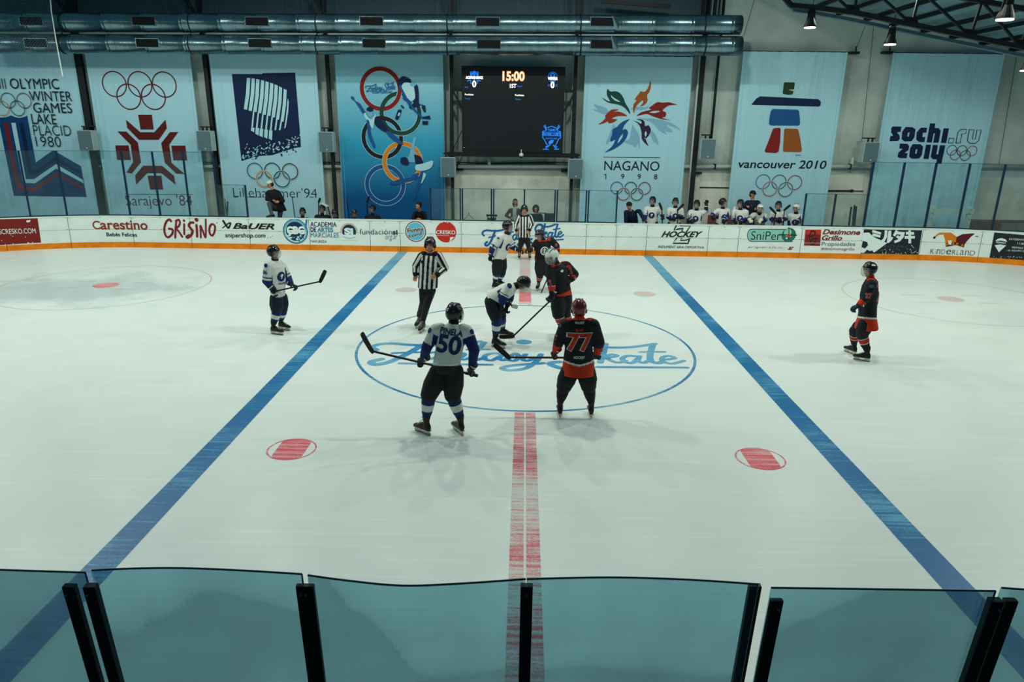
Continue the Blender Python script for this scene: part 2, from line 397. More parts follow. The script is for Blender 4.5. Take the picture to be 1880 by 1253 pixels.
def gring(a, m, cx, cy, R, w, n=96, layer=0, a0=0, a1=360):
    V = []; F = []
    for i in range(n+1):
        t = math.radians(a0+(a1-a0)*i/n)
        V += [(cx+(R-w/2)*math.cos(t), cy+(R-w/2)*math.sin(t)), (cx+(R+w/2)*math.cos(t), cy+(R+w/2)*math.sin(t))]
    for i in range(n): F.append((2*i, 2*i+1, 2*i+3, 2*i+2))
    a.emit(V, F, m, layer)
def gdisc(a, m, cx, cy, R, n=40, layer=0):
    a.emit([(cx+R*math.cos(2*math.pi*i/n), cy+R*math.sin(2*math.pi*i/n)) for i in range(n)], [tuple(range(n))], m, layer)
ice_art('center_circle', lambda a: gring(a, P_BLUE2, 0, CYI, 3.11, .05))
ice_art('center_spot', lambda a: gdisc(a, P_BLUE3, -.02, CYI+.28, .15, layer=4))
_X0 = PZ(664, 665).x; _X1 = PZ(1256, 668).x; _Y0 = PZ(960, 624).y; _Y1 = PZ(960, 683).y
ice_art('script_lettering', lambda a: script_sign(a, P_BLUE3, (_X0, _Y0), (_X1, _Y0), (_X0, _Y1), 1))
def nspot(a, cx, cy):
    gring(a, P_SPOT, cx, cy, .30, .02, 40)
    n = 40; R = .285; w = .19
    pts = [(cx+max(-w, min(w, R*math.cos(2*math.pi*i/n))), cy+R*math.sin(2*math.pi*i/n)) for i in range(n)]
    a.loops(P_SPOT, [pts], 1)
for sx in (-1, 1):
    ice_art('face_off_spot', lambda a: nspot(a, sx*2.975, 8.05))
    ice_art('face_off_spot', lambda a: gdisc(a, P_PINK, sx*2.975, 17.02, .27))
def focircle(a, cx, cy, strong):
    gring(a, P_PINK, cx, cy, 2.45, .03, 80); gdisc(a, P_SPOT if strong else P_PINK, cx, cy, .30, layer=1)
    for dx in (-1, 1):
        quadg(a, P_PINK, cx+dx*.5-.03+(.0 if dx > 0 else -.5), cy+.35, cx+dx*.5+.03+(.5 if dx > 0 else 0), cy+.38, 1, ny=2)
        quadg(a, P_PINK, cx+dx*.5-.03+(.0 if dx > 0 else -.5), cy-.38, cx+dx*.5+.03+(.5 if dx > 0 else 0), cy-.35, 1, ny=2)
ice_art('face_off_circle', lambda a: focircle(a, -10.53, 16.98, True))
ice_art('face_off_circle', lambda a: focircle(a, 10.55, 17.05, False))

# ================================================================== BOARDS
WHITE_B = mat('board_white_plastic', (218, 230, 225), .38, noise=.05, scale=3, spec=.4)
KICK = mat('yellow_kick_plastic', (222, 124, 2), .5, noise=.16, scale=5)
DARKM = mat('dark_steel', (22, 30, 36), .5, metal=.3)
SEAM = mat('seam_gap', (40, 78, 84), .7)
BOLT = mat('bolt_head', (90, 110, 112), .4, metal=.6)
BS = Boards(); BH = 1.02
def bpx(px, row=440): return BS.to(px, row)[0]
_s1 = bpx(8, 430)
seams = [_s1-7.6, _s1-5.7, _s1-3.8, _s1-1.9, _s1, bpx(130), bpx(246), bpx(352), bpx(459), bpx(569), bpx(680), bpx(735), bpx(847), bpx(961), bpx(1076), bpx(1131), bpx(1187), bpx(1300), bpx(1356), bpx(1471), bpx(1585), bpx(1692), bpx(1802), bpx(1905), bpx(2010)]
seams += [seams[-1]+1.9, seams[-1]+3.8]
blabel = ['plain white board panel outside left end of the view', 'plain white board panel before the left corner', 'plain white board panel of the far left corner',
 'white board panel at far left edge under the red advert', 'white curved board panel carrying the right half of the red advert', 'white board panel under the rounded brown lettering',
 'white board panel between the brown and the hand-drawn red lettering', 'white board panel carrying the end of the hand-drawn red letters', 'white board panel left of the round blue emblem',
 'white board panel with the blue and dark block capitals', 'narrow white board panel with the end of the grey lettering', 'white gate panel with light blue round badge and solid red disc',
 'white board panel behind the left half of the blue script', 'white board panel behind the right half of the blue script', 'narrow white board panel right of the blue script, below twin posts',
 'narrow white gate panel where the stooping coach leans', 'white board panel carrying the black italic hockey lettering', 'narrow white board panel right of the black italic lettering',
 'white board panel with green pill-shaped badge', 'white board panel with red square badge and red bold lettering', 'white board panel under the black and white katakana poster',
 'white board panel with the orange and maroon jester hat', 'white curved board panel at right under the black advert', 'white curved board panel beyond the right edge of the view',
 'plain white board panel deep in the right corner', 'plain white board panel at the end of the right corner']
def strip(mb, u0, u1, z0, z1, d0, d1, m=0):
    n = max(1, int((u1-u0)/.15)) if (abs(u0) > BX-.5 or abs(u1) > BX-.5) else 1
    R = []
    for i in range(n+1):
        u = u0+(u1-u0)*i/n; R.append([Vector(BS.at(u, z0, d0)), Vector(BS.at(u, z1, d0)), Vector(BS.at(u, z1, d1)), Vector(BS.at(u, z0, d1))])
    mb.rings(R, m)
for i in range(len(seams)-1):
    u0, u1 = seams[i], seams[i+1]
    b0 = BS.at((u0+u1)/2, 0, -.06); r = thing('rink_board', blabel[i] if i < len(blabel) else 'plain white board panel', 'rink board', b0, 'white rink boards along the far side')
    g = .006
    mb = MB(); strip(mb, u0+g, u1-g, .175, BH-.03, 0, -.10); mb.obj('panel', WHITE_B, r)
    mb = MB(); strip(mb, u0+g, u1-g, 0.0, .175, .012, -.10); mb.obj('kick_plate', KICK, r)
    mb = MB(); strip(mb, u0, u1, BH-.03, BH, .012, -.13); mb.obj('top_rail', WHITE_B, r)
    mb = MB(); strip(mb, u0-.006, u0+.006, .18, BH-.035, .003, -.05); strip(mb, u0+.01, u1-.01, .585, .592, .0015, -.01)
    mb.obj('seam_strip', SEAM, r)
    mb = MB()
    for du in (.05, (u1-u0)/2, u1-u0-.05):
        for z in (.60, .96):
            c = BS.at(u0+du, z, .002); mb.ell(c, .012, .008, .012, nu=8, nv=4)
    mb.obj('bolts', BOLT, r)
# near boards below the camera
o_ = outline(0)
nb = thing('rink_board', 'white rink boards of the near side under the clear panes', 'rink board', (0, RY0, 0))
mb = MB(); mb.box((-12.4, RY0+.05, 0.175), (12.4, RY0+.36, BH)); mb.obj('panel', WHITE_B, nb)
mb = MB(); mb.box((-12.4, RY0+.05, 0), (12.4, RY0+.372, .175)); mb.obj('kick_plate', KICK, nb)

# ------------------------------------------------------------------ adverts on the boards
K = mat('print_black', (14, 22, 28), .5, noise=.05); NV = mat('print_navy', (12, 40, 78), .5, noise=.06); RD = mat('print_dark_red', (118, 24, 20), .5, noise=.06)
TEALP = mat('print_teal', (30, 120, 160), .5, noise=.08); GRY = mat('print_slate', (62, 88, 110), .5, noise=.05); WP = mat('print_white', (214, 232, 228), .5, noise=.03)
SKY = mat('print_sky', (90, 182, 205), .5, noise=.06); GRN = mat('print_green', (26, 110, 92), .5, noise=.08); LGRN = mat('print_pale_green', (132, 190, 176), .5, noise=.08)
ORG = mat('print_orange', (205, 120, 20), .5, noise=.08); MAR = mat('print_maroon', (84, 18, 26), .5, noise=.06); SCB = mat('print_script_blue', (14, 92, 150), .5, noise=.06)
BRN = mat('print_brown_red', (128, 48, 30), .5, noise=.05); RED = mat('print_red', (190, 40, 28), .5, noise=.06); BLK2 = mat('print_charcoal', (24, 32, 40), .5, noise=.12)
def advert(label, fn, px):
    a = Art(BS, [], off=.006, step=.0011); fn(a)
    u = BS.to(px, 440)[0]; return tag(a.mb.obj('board_advert', a.mats, base=BS.at(u, .2, 0)), label, 'advert', 'adverts stuck along the rink boards')
def ad_red(a):
    a.poly(RD, [(-60, 408), (0, 403.2), (69, 401.2), (75.5, 445.5), (40, 447.5), (0, 450.5), (-60, 455)])
    a.text(WP, 'SCRESKO.COM', (-1, 430.5), (66.5, 428.5), 9.5, 2, -.01)
    a.poly(WP, [(48, 405), (56, 404), (55, 408), (49.5, 408.6)], 2)
    for x, y, r in ((52, 446.3, 1.6), (60, 445.6, 1.2), (24, 448, 1), (3, 441.6, .9), (47, 435.5, .8), (23.5, 434, .8), (20, 432, .7), (10, 449.2, 1)): a.disc(WP, x, y, r, 2, 7)
advert('dark red board advert at left edge with white web address lettering', ad_red, 60)
def ad_car(a):
    c = a.S.to; a.ring(BRN, 178.5, 413.5, 7.2, 2.6, 2, 40, 320, 30)
    a.text(BRN, 'arestino', (185.5, 421.8), (272, 422.4), 17, 2, .02)
    a.text(NV, 'Bebés Felices', (196, 434.2), (252, 435), 7.2, 2, .02)
advert('rounded brown lettering advert with small navy words beneath', ad_car, 220)
def ad_gri(a):
    f = lambda q: [(290+x/7.833, 395+y/7.833) for x, y in q]; w = .055
    for q, k in (([(190, 90), (165, 65), (120, 100), (92, 200), (110, 290), (150, 320), (200, 280), (215, 235), (205, 205), (160, 195)], 1.1), ([(265, 80), (255, 200), (250, 325)], 1.), ([(258, 85), (300, 70), (318, 110), (300, 160), (265, 190), (310, 250), (350, 312)], 1.),
                 ([(378, 130), (378, 200), (380, 275)], 1.), ([(510, 110), (470, 110), (445, 150), (470, 190), (500, 230), (480, 290), (430, 325), (412, 312), (450, 290)], 1.2), ([(555, 145), (562, 220), (565, 310)], 1.2), ([(618, 325), (615, 230), (612, 150), (650, 240), (685, 325), (690, 200), (688, 65)], .9),
                 ([(745, 160), (780, 130), (820, 160), (815, 240), (785, 295), (750, 270), (740, 200), (760, 150)], 1.)):
        a.stroke(RD, f(q), w*k*1.15, 2)
    a.disc(RD, 338, 405.3, 2.3, 3); a.disc(RD, 361, 403.8, 3.6, 3); a.ring(GRY, 398.5, 409.5, 1, .5, 2)
advert('tall hand-drawn dark red letters advert', ad_gri, 345)
def ad_bau(a):
    f = lambda q: [(290+x/7.833, 395+y/7.833) for x, y in q]
    a.stroke(K, f([(940, 85), (975, 140), (1015, 185), (1045, 120), (1020, 118), (985, 145), (930, 185)]), [.07, .06, .05, .04, .03], 2)
    a.text(K, 'BaUER', (427.5, 420.6), (505, 421.8), 11, 2, .03, .35)
    a.text(K, 'snipershop.com', (413.8, 438.6), (488, 439), 10.5, 2, .015, .15)
    for x, y in ((492, 437), (497, 436), (500, 433.5)): a.disc(GRY, x, y, .8, 2, 6)
advert('black italic sport-maker lettering with arrow mark advert', ad_bau, 455)
def ad_aca(a):
    c = (542.5, 425)
    a.ring(NV, c[0], c[1], 22, 1.2, 1); a.disc(SKY, c[0], c[1], 21.4, 0); a.disc(WP, c[0], c[1]+1, 18.6, 1.5); a.disc(NV, c[0], c[1], 17.6, 2)
    a.text(WP, 'CBG', (527, 430.5), (560, 430.5), 15, 4, .06); a.stroke(WP, [(531, 424), (557, 424)], .06, 5, False)
    for k in range(30):
        t = random.uniform(200, 340); r = random.uniform(12, 20)
        a.disc(WP if k % 2 else TEALP, c[0]+r*math.cos(math.radians(t)), c[1]-r*math.sin(math.radians(t))*.9, random.uniform(.8, 2.2), 5, 6)
    for k in range(28):
        t = k*360/28; a.disc(NV, c[0]+19.9*math.cos(math.radians(t)), c[1]+19.9*math.sin(math.radians(t)), .55, 3, 5)
    a.stroke(TEALP, [(563, 403), (562, 412), (561.5, 418)], .06, 2)
    a.text(NV, 'ACADEMIA', (570, 416.4), (618, 417.2), 9, 2, .012); a.text(NV, 'DE', (570.3, 425.8), (580.5, 426), 8.4, 2, .03); a.text(TEALP, 'ARTES', (583, 426), (612, 426.4), 8.2, 2, .03)
    a.text(TEALP, 'MARCIALES', (570.5, 436), (622, 436.6), 8.4, 2, .01); a.text(NV, 'NAFUREZA', (571, 445.4), (600, 446), 4.4, 2, .0)
    for k in range(26): a.disc(WP, random.uniform(571, 622), random.uniform(429, 437), random.uniform(.5, 1.2), 4, 5)
advert('round navy emblem with blue and teal block capitals advert', ad_aca, 575)
def ad_fun(a):
    a.ring(ORG, 641, 426, 15, 1.1, 1, 0, 185, 30); a.disc(NV, 641, 425.5, 12.8, 2); a.text(WP, 'Si', (632.5, 431), (649, 431), 12.5, 4, .06)
    a.poly(WP, [(627, 431), (655, 431), (656, 441), (626, 441)], 3)
    for k in range(12): a.disc(NV, 631+k*1.9, 434+3*math.sin(k*.27)+1, .8, 4, 5)
    a.text(GRY, 'fundación', (660.5, 430.8), (720, 431), 10.2, 2, -.005); a.text(NV, 'si', (720.8, 431), (730.2, 431.2), 9, 2, .03)
    a.text(GRY, 'org.ar', (708, 443), (730, 442.5), 10, 2, -.01, .3)
advert('orange ringed navy badge with slim grey lettering advert', ad_fun, 690)
def ad_fl(a):
    c = (763.2, 425.3); a.disc(RD, *c, 19, 0); a.disc(WP, *c, 17.4, 1); a.disc(SKY, *c, 16.2, 2)
    a.text(WP, 'Funny', (747.4, 430.2), (779.3, 426.8), 11.6, 3.6, .06); a.text(RD, 'Funny', (748, 429.7), (778.5, 426.3), 10.2, 5, .03)
    a.text(WP, 'Lond', (750.2, 437), (774.6, 432.5), 7, 3.6, .06); a.text(RD, 'Lond', (750.8, 436.5), (774, 432), 6, 5, .03)
advert('round sky blue badge advert with red rim and red wording', ad_fl, 763)
def ad_cr(a):
    a.disc(RED, 818.8, 426.3, 19, 1); a.text(WP, 'CRESKO', (800.8, 430), (836, 430.5), 7.2, 3, .015)
    a.stroke(WP, [(801, 432.4), (825, 432.8)], .008, 3, False); a.poly(WP, [(826, 436), (834, 435.2), (831, 439), (827, 444), (824.5, 447), (826, 441)], 3, True)
    for x, y in ((812, 408.6), (818, 407.6), (822, 409)): a.disc(WP, x, y, 1.2, 3, 6)
advert('solid red disc advert with white capitals', ad_cr, 819)
def ad_fs(a):
    A = a.S.to(885, 414); B = a.S.to(1034, 405); C = a.S.to(886.5, 457); script_sign(a, SCB, A, B, C, 1)
advert('large blue cursive lettering advert behind the players in the middle', ad_fs, 960)
def ad_hk(a):
    f = lambda q: [(1190+x/15.667, 400+y/15.667) for x, y in q]
    a.stroke(K, f([(930, 225), (1215, 232), (1085, 430)]), .05, 2, False); a.stroke(K, f([(810, 220), (740, 360), (850, 325), (1010, 310), (975, 365)]), .045, 2, False)
    a.text(K, 'HOCKEY', (1213.6, 435.6), (1289.6, 436), 11, 3, .035, .42)
    a.stroke(K, f([(815, 590), (715, 730), (1080, 735), (1140, 745), (1175, 650)]), .045, 2, False); a.stroke(K, f([(965, 585), (920, 650), (1080, 645), (1200, 605)]), .035, 2, False)
    a.text(GRN, 'INDUMENT', (1208, 455.6), (1240.5, 456), 4.6, 2, .01, .2); a.text(K, 'ARIA', (1241.5, 456), (1255, 456.1), 4.4, 2, .01, .2); a.text(BRN, 'DEPORTIVA', (1257, 456), (1292, 457), 4.4, 2, .01, .2)
advert('black angular italic lettering advert with zigzag mark under the players bench', ad_hk, 1250)
def ad_sn(a):
    def pill(x0, y0, x1, y1, r):
        return [(x0+r-r*math.sin(math.radians(t)), (y0+y1)/2-(y1-y0)/2*math.cos(math.radians(t))) for t in range(0, 181, 20)]+[(x1, y1+.3), (x1, y0+.3)]
    a.poly(NV, pill(1371.5, 420.4, 1455, 444.2, 8), 0); a.poly(LGRN, pill(1372.6, 421.6, 1455, 443, 7.6), 1)
    a.text(K, 'SniPer', (1378, 440.6), (1433, 441.2), 16, 2, -.005); a.disc(NV, 1448, 431.8, 13, 2); a.disc(GRN, 1448, 431.8, 12, 3)
    a.disc(LGRN, 1446, 427, 7, 3.5); a.stroke(K, [(1448, 417), (1448, 440)], .025, 5, False); a.stroke(K, [(1430, 431), (1462.5, 432)], .03, 5, False)
    a.poly(RED, [(1448, 427), (1451, 432), (1448, 437), (1445, 432)], 6); a.disc(WP, 1444, 437.5, 1.6, 6); a.disc(WP, 1451, 434, .8, 7)
    a.text(BRN, 'snipershop', (1372, 457), (1440, 458), 5.6, 2, -.012, .2); a.text(RD, '.ar', (1445.5, 459), (1456.5, 459.2), 6, 2, .03, .3)
    for k in range(40): a.disc(WHITE_B, random.uniform(1372, 1442), random.uniform(451, 458), random.uniform(.6, 1.7), 4, 6)
advert('green pill-shaped advert with crosshair scope', ad_sn, 1415)
def ad_ds(a):
    a.poly(RED, [(1478.6, 421.6), (1507.6, 421.8), (1505.6, 451.8), (1475.6, 451.2)], 1); a.poly(RD, [(1478.5, 430.5), (1506.8, 430.5), (1505.8, 450.5), (1476.5, 450.2)], 2)
    a.text(K, 'D', (1483.5, 435.6), (1496.5, 435.8), 12.2, 4, .02, .3); a.text(K, 'G', (1485.5, 449.5), (1499, 449.7), 12.5, 4, .02, .3)
    a.stroke(WP, [(1475.5, 446.1), (1506, 446.4)], .01, 5, False)
    a.text(RD, 'Desimone', (1509.6, 430.6), (1578.6, 431.8), 9.8, 2, .03, .25); a.text(RD, 'Grillo', (1508.2, 441.6), (1545.5, 442.2), 9.6, 2, .03, .25)
    a.text(K, 'Propiedades', (1507.6, 454), (1569, 454.4), 9.6, 2, -.008); a.text(RD, '#desimonegrillo', (1506.5, 460.8), (1568, 461.6), 6.6, 2, .0)
advert('red square monogram advert with bold red property lettering', ad_ds, 1530)
def ad_mi(a):
    f = lambda q: [(1580+x/15.667, 410+y/15.667) for x, y in q]
    a.poly(BLK2, f([(95, 175), (1770, 205), (1655, 905), (0, 870), (40, 560)]), 0)
    a.poly(WP, f([(80, 275), (240, 270), (340, 370), (560, 500), (760, 570), (560, 720), (390, 840), (120, 850), (5, 850), (60, 300)]), 2)
    a.poly(BLK2, f([(60, 505), (190, 545), (210, 640), (120, 730), (20, 690), (40, 600)]), 3); a.poly(BLK2, f([(100, 850), (180, 760), (260, 800), (330, 780), (380, 850)]), 3)
    for q in ([(340, 190), (590, 265), (575, 330), (325, 265)], [(345, 290), (570, 350), (555, 415), (330, 365)], [(350, 400), (570, 480), (545, 530), (340, 470)],
              [(690, 200), (770, 205), (755, 400), (690, 520), (620, 570), (575, 505), (650, 440), (680, 350)], [(800, 215), (880, 215), (870, 400), (940, 400), (900, 480), (820, 560), (745, 570), (770, 400)],
              [(1010, 190), (1085, 240), (985, 385), (925, 345)], [(1050, 240), (1270, 255), (1235, 400), (1130, 520), (975, 575), (955, 510), (1080, 460), (1150, 330), (1040, 320)], [(1060, 340), (1140, 400), (1090, 460), (1010, 400)],
              [(1370, 205), (1440, 205), (1450, 580), (1370, 580)], [(1300, 245), (1535, 255), (1535, 330), (1300, 325)], [(1265, 365), (1555, 365), (1555, 440), (1265, 450)]):
        a.poly(WP, f(q), 4)
    a.text(GRY, 'RUTAKI', f([(670, 700)])[0], f([(1300, 705)])[0], 4, 2, -.01, 0, 1.5)
    for k in range(40):
        x = random.uniform(560, 1640); y = random.uniform(740, 880); a.disc(WP, *f([(x, y)])[0], random.uniform(.2, 1.0), 3, 5)
    a.stroke(WP, f([(1450, 630), (1530, 710)]), .012, 3, False); a.stroke(WP, f([(1500, 860), (1600, 800)]), .012, 3, False)
advert('black and white poster advert with large katakana characters', ad_mi, 1640)
def ad_ki(a):
    f = lambda q: [(1690+x/9.895, 410+y/9.895) for x, y in q]
    a.poly(ORG, f([(250, 245), (300, 200), (350, 172), (550, 172), (655, 245), (640, 350), (455, 365), (440, 280), (415, 205), (330, 210), (275, 255)]), 1)
    a.poly(MAR, f([(655, 250), (760, 200), (940, 185), (990, 192), (920, 240), (840, 330), (800, 385), (640, 350)]), 2)
    a.poly(MAR, f([(450, 365), (640, 345), (800, 380), (785, 440), (640, 395), (460, 432)]), 3)
    for x, y in ((480, 390), (590, 375), (665, 372), (755, 400)): a.disc(ORG, *f([(x, y)])[0], 2.1, 4, 10)
    a.poly(WP, f([(498, 315), (562, 315), (555, 392), (505, 385)]), 5); a.disc(K, *f([(250, 262)])[0], 2.3, 3)
    a.stroke(K, f([(995, 238), (1045, 240)]), .02, 3, False)
    x0 = 168
    for ch, w, c in (('K', 75, K), ('i', 14, BRN), ('n', 72, K), ('D', 75, BRN), ('e', 95, K), ('R', 70, BRN), ('L', 45, K), ('a', 80, BRN), ('n', 75, K), ('D', 100, BRN)):
        y = 552+(x0-168)*.045; a.text(c, ch, f([(x0+3, y)])[0], f([(x0+w-6, y+2)])[0], 8.6, 2, -.01); x0 += w+13
advert('orange and maroon jester hat advert with thin brown lettering', ad_ki, 1750)
def ad_re(a):
    f = lambda q: [(1690+x/9.895, 410+y/9.895) for x, y in q]
    a.poly(BLK2, f([(1340, 170), (1880, 215), (2300, 250), (2300, 800), (1880, 680), (1250, 628)]), 0)
    a.poly(WP, f([(1355, 325), (1400, 285), (1475, 270), (1545, 295), (1575, 340), (1460, 315)]), 2, False); a.poly(WP, f([(1345, 400), (1450, 385), (1555, 405), (1430, 520), (1415, 520)]), 2)
    a.text(WP, 'RE/MAX', f([(1372, 362)])[0], f([(1545, 378)])[0], 3.2, 3, .01)
    a.disc(WP, *f([(1422, 520)])[0], .9, 3, 8)
    for s_, p, q, h in (('ESTEBAN', (1607, 305), (1868, 318), 3.4), ('11.60', (1755, 385), (1888, 395), 4), ('RE/MAX', (1660, 455), (1865, 470), 3.4), ('/ EL EQUIPO Q', (1560, 512), (1885, 525), 3.3)): a.text(WP, s_, f([p])[0], f([q])[0], h, 2, .0)
    for k in range(26): a.disc(WP, *f([(random.uniform(1310, 1900), random.uniform(600, 640)+(0))])[0], random.uniform(.3, .9), 2, 5)
advert('black advert at right edge with white balloon mark', ad_re, 1850)

# ================================================================== GLASS
def glass_mat(name, tint, rough, refl):
    m = bpy.data.materials.new(name); m.use_nodes = True; nt = m.node_tree; N = nt.nodes; L = nt.links
    for n in list(N):
        if n.type != 'OUTPUT_MATERIAL': N.remove(n)
    out = [n for n in N if n.type == 'OUTPUT_MATERIAL'][0]
    t = N.new('ShaderNodeBsdfTransparent'); g = N.new('ShaderNodeBsdfGlossy'); g.inputs['Roughness'].default_value = rough; g.inputs['Color'].default_value = (1, 1, 1, 1)
    d = N.new('ShaderNodeBsdfDiffuse'); d.inputs['Color'].default_value = (.32, .5, .54, 1)
    tc = N.new('ShaderNodeTexCoord'); n = N.new('ShaderNodeTexNoise'); n.inputs['Scale'].default_value = 2.2; n.inputs['Detail'].default_value = 6; L.new(tc.outputs['Object'], n.inputs['Vector'])
    r = N.new('ShaderNodeValToRGB'); L.new(n.outputs[0], r.inputs[0]); r.color_ramp.elements[0].position = .3; r.color_ramp.elements[1].position = .75
    r.color_ramp.elements[0].color = tuple(v*.93 for v in tint)+(1,); r.color_ramp.elements[1].color = tuple(min(1, v*1.04) for v in tint)+(1,)
    L.new(r.outputs[0], t.inputs['Color'])
    fr = N.new('ShaderNodeFresnel'); fr.inputs['IOR'].default_value = 1.35
    m1 = N.new('ShaderNodeMixShader'); mm = N.new('ShaderNodeMath'); mm.operation = 'MULTIPLY'; mm.inputs[1].default_value = refl; L.new(fr.outputs[0], mm.inputs[0])
    L.new(mm.outputs[0], m1.inputs[0]); L.new(t.outputs[0], m1.inputs[1]); L.new(g.outputs[0], m1.inputs[2])
    m2 = N.new('ShaderNodeMixShader'); m2.inputs[0].default_value = .03; L.new(m1.outputs[0], m2.inputs[1]); L.new(d.outputs[0], m2.inputs[2]); L.new(m2.outputs[0], out.inputs['Surface'])
    return m
GL_FAR = glass_mat('far_pane', (.90, .965, .97), .06, .5)
GL_NEAR = glass_mat('near_pane', (.545, .75, .81), .12, .5)
EDGE = mat('pane_edge', (20, 58, 70), .3, noise=.1)
POSTB = mat('post_black', (10, 16, 20), .5, noise=.1, spec=.3); POSTN = mat('post_navy', (14, 42, 70), .45, metal=.2)
def far_pane(px0, px1, ztop, posts, label, pw=.045, group='clear panes above the far boards', row=405):
    u0 = BS.to(px0, row)[0]; u1 = BS.to(px1, row)[0]
    r = thing('glass_panel', label, 'glass panel', BS.at((u0+u1)/2, BH, -.06), group)
    mb = MB(); strip(mb, u0, u1, BH, ztop, -.055, -.065); mb.obj('pane', GL_FAR, r)
    mb = MB(); strip(mb, u0, u1, ztop, ztop+.012, -.052, -.068); mb.obj('top_edge', EDGE, r); mb = MB(); strip(mb, u0, u1, BH, BH+.035, -.04, -.08); mb.obj('bottom_rail', EDGE, r)
    for p in posts:
        u = BS.to(p, row)[0]; mb = MB(); strip(mb, u-pw/2, u+pw/2, BH, ztop+.01, -.03, -.09); mb.obj('post', POSTN, r)
ZL, ZH = 2.03, 3.02
hl = [(-95, 58, (57,), 'tall clear pane at the left edge over the red advert'), (58, 124, (124,), 'tall clear pane over the plain curved board at left'), (125, 239, (239,), 'tall clear pane in front of the dark red snowflake banner, left half'),
      (240, 294, (294,), 'narrow tall clear pane over the snowflake banner'), (295, 349, (349,), 'narrow tall clear pane at the right edge of the snowflake banner'), (350, 402, (402,), 'tall clear pane beside the second wall column')]
for a_ in hl: far_pane(a_[0], a_[1], ZH, a_[2], a_[3])
for a_ in ((403, 455, (455,), 'low clear pane left of the man in the white cap'), (791, 845, (791, 845), 'low clear pane over the red disc advert'),
           (849, 902, (849, 902), 'low clear pane left of the woman in the brown coat'), (906, 961, (906, 962), 'low clear pane with the woman in the brown coat behind'), (963, 1018, (1018,), 'low clear pane with the seated hooded person behind'),
           (1022, 1075, (1022, 1075), 'low clear pane over the right end of the blue script'), (1079, 1131, (1079, 1131), 'low clear pane over the lower edge of the flower banner'),
           (1475, 1528, (1475,), 'low clear pane right of the players bench'), (1529, 1584, (1529,), 'low clear pane in front of the dark sticks at the wall')):
    far_pane(a_[0], a_[1], ZL, a_[2], a_[3], row=408)
for a_ in ((1585, 1640, (1586,), 'tall clear pane left of the white goal frame'), (1641, 1697, (1642,), 'tall clear pane over the katakana poster'), (1698, 1757, (1699,), 'tall clear pane before the left half of the white goal frame'),
           (1758, 1820, (1759,), 'tall clear pane before the right half of the white goal frame'), (1821, 1930, (1822,), 'tall clear pane at the right edge of the view')):
    far_pane(a_[0], a_[1], ZH, a_[2], a_[3], .055, row=420)
# near panes, leaning a little towards the stands
NT = math.tan(math.radians(4.9))
npanes = [([(-260, 1036), (-120, 1041), (0, 1046), (158, 1051)], [(140, 12)], 'near clear pane at the bottom left corner'),
          ([(170, 1047), (250, 1043.5), (340, 1043), (450, 1047.5), (555, 1054)], [(178, 14), (561, 10)], 'near clear pane crossing the left blue line'),
          ([(566, 1056), (640, 1066), (740, 1075), (850, 1071), (965, 1063)], [(571, 10)], 'near wavy clear pane left of the middle post'),
          ([(967, 1063), (1120, 1060), (1260, 1064), (1391, 1072.5)], [(967, 13), (1380, 12)], 'near clear pane right of the red centre line'),
          ([(1415, 1079), (1600, 1081.5), (1826, 1085)], [(1419, 10), (1815, 15)], 'near clear pane by the right blue line'),
          ([(1837, 1079), (1900, 1083), (2100, 1090)], [(1842, 12)], 'near clear pane at the bottom right corner')]
for top, posts, lab in npanes:
    q = [PZ(x, y, 2.05) for x, y in bez(top, 8)]
    r = thing('glass_panel', lab, 'glass panel', (q[0].x, q[0].y, 1.02), 'clear panes of the near side')
    mb = MB(); zb = BH+.001
    fnt = [[Vector((p.x, p.y, 2.05)), Vector((p.x, p.y-.012, 2.05)), Vector((p.x, p.y-.012+(2.05-zb)*NT, zb)), Vector((p.x, p.y+(2.05-zb)*NT, zb))] for p in q]
    mb.rings(fnt); mb.obj('pane', GL_NEAR, r)
    mb = MB(); mb.tube([(p.x, p.y-.006, 2.052) for p in q], .005, 5)
    if lab.find('wavy') < 0:
        e = q[-1]; mb.tube([(e.x, e.y-.006, 2.052), (e.x, e.y-.006+(2.05-zb)*NT, zb)], .004, 5)
    mb.obj('edge_trim', EDGE, r)
    for px, w in posts:
        row = 1062 if px not in (1419, 1815, 1842) else 1088
        p = PZ(px, row, 2.02); ww = w/415; mb = MB()
        mb.bar((p.x, p.y-.05, 2.02), (p.x, p.y-.05+(2.02-zb)*NT, zb), ww, .055, 0, (1, 0, 0)); ww = w/415
        po = mb.obj('post', POSTB, r, bevel=.003)
        mb = MB(); mb.bar((p.x, p.y-.09, 1.99), (p.x, p.y-.078, 1.99), .007, .007); mb.obj('bolt', BOLT, po)
# ================================================================== BACK WALL
WY = 25.25; BNY = 24.9
WALL = mat('stained_plaster_wall', (184, 198, 192), .85, noise=.18, scale=.9, bump=.25, bscale=9)
DKW = mat('shaded_upper_wall', (56, 78, 88), .7, noise=.15, scale=2, bump=.4, stretch=(9, 9, .2))
COLM = mat('column_steel', (26, 34, 38), .6, noise=.2, metal=.2)
PIPEW = mat('pale_pipe', (190, 205, 200), .5, noise=.1)
WALL2 = mat('pale_lower_wall', (212, 216, 202), .85, noise=.20, scale=1.1, bump=.25, bscale=9)  # lower stretch of the wall, paler than above
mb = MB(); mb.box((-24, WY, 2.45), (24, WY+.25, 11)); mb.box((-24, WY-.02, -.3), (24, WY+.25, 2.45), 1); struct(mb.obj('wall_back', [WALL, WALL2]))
CEMENT = mat('dirty_band', (120, 128, 122), .9, noise=.35, scale=2.2)
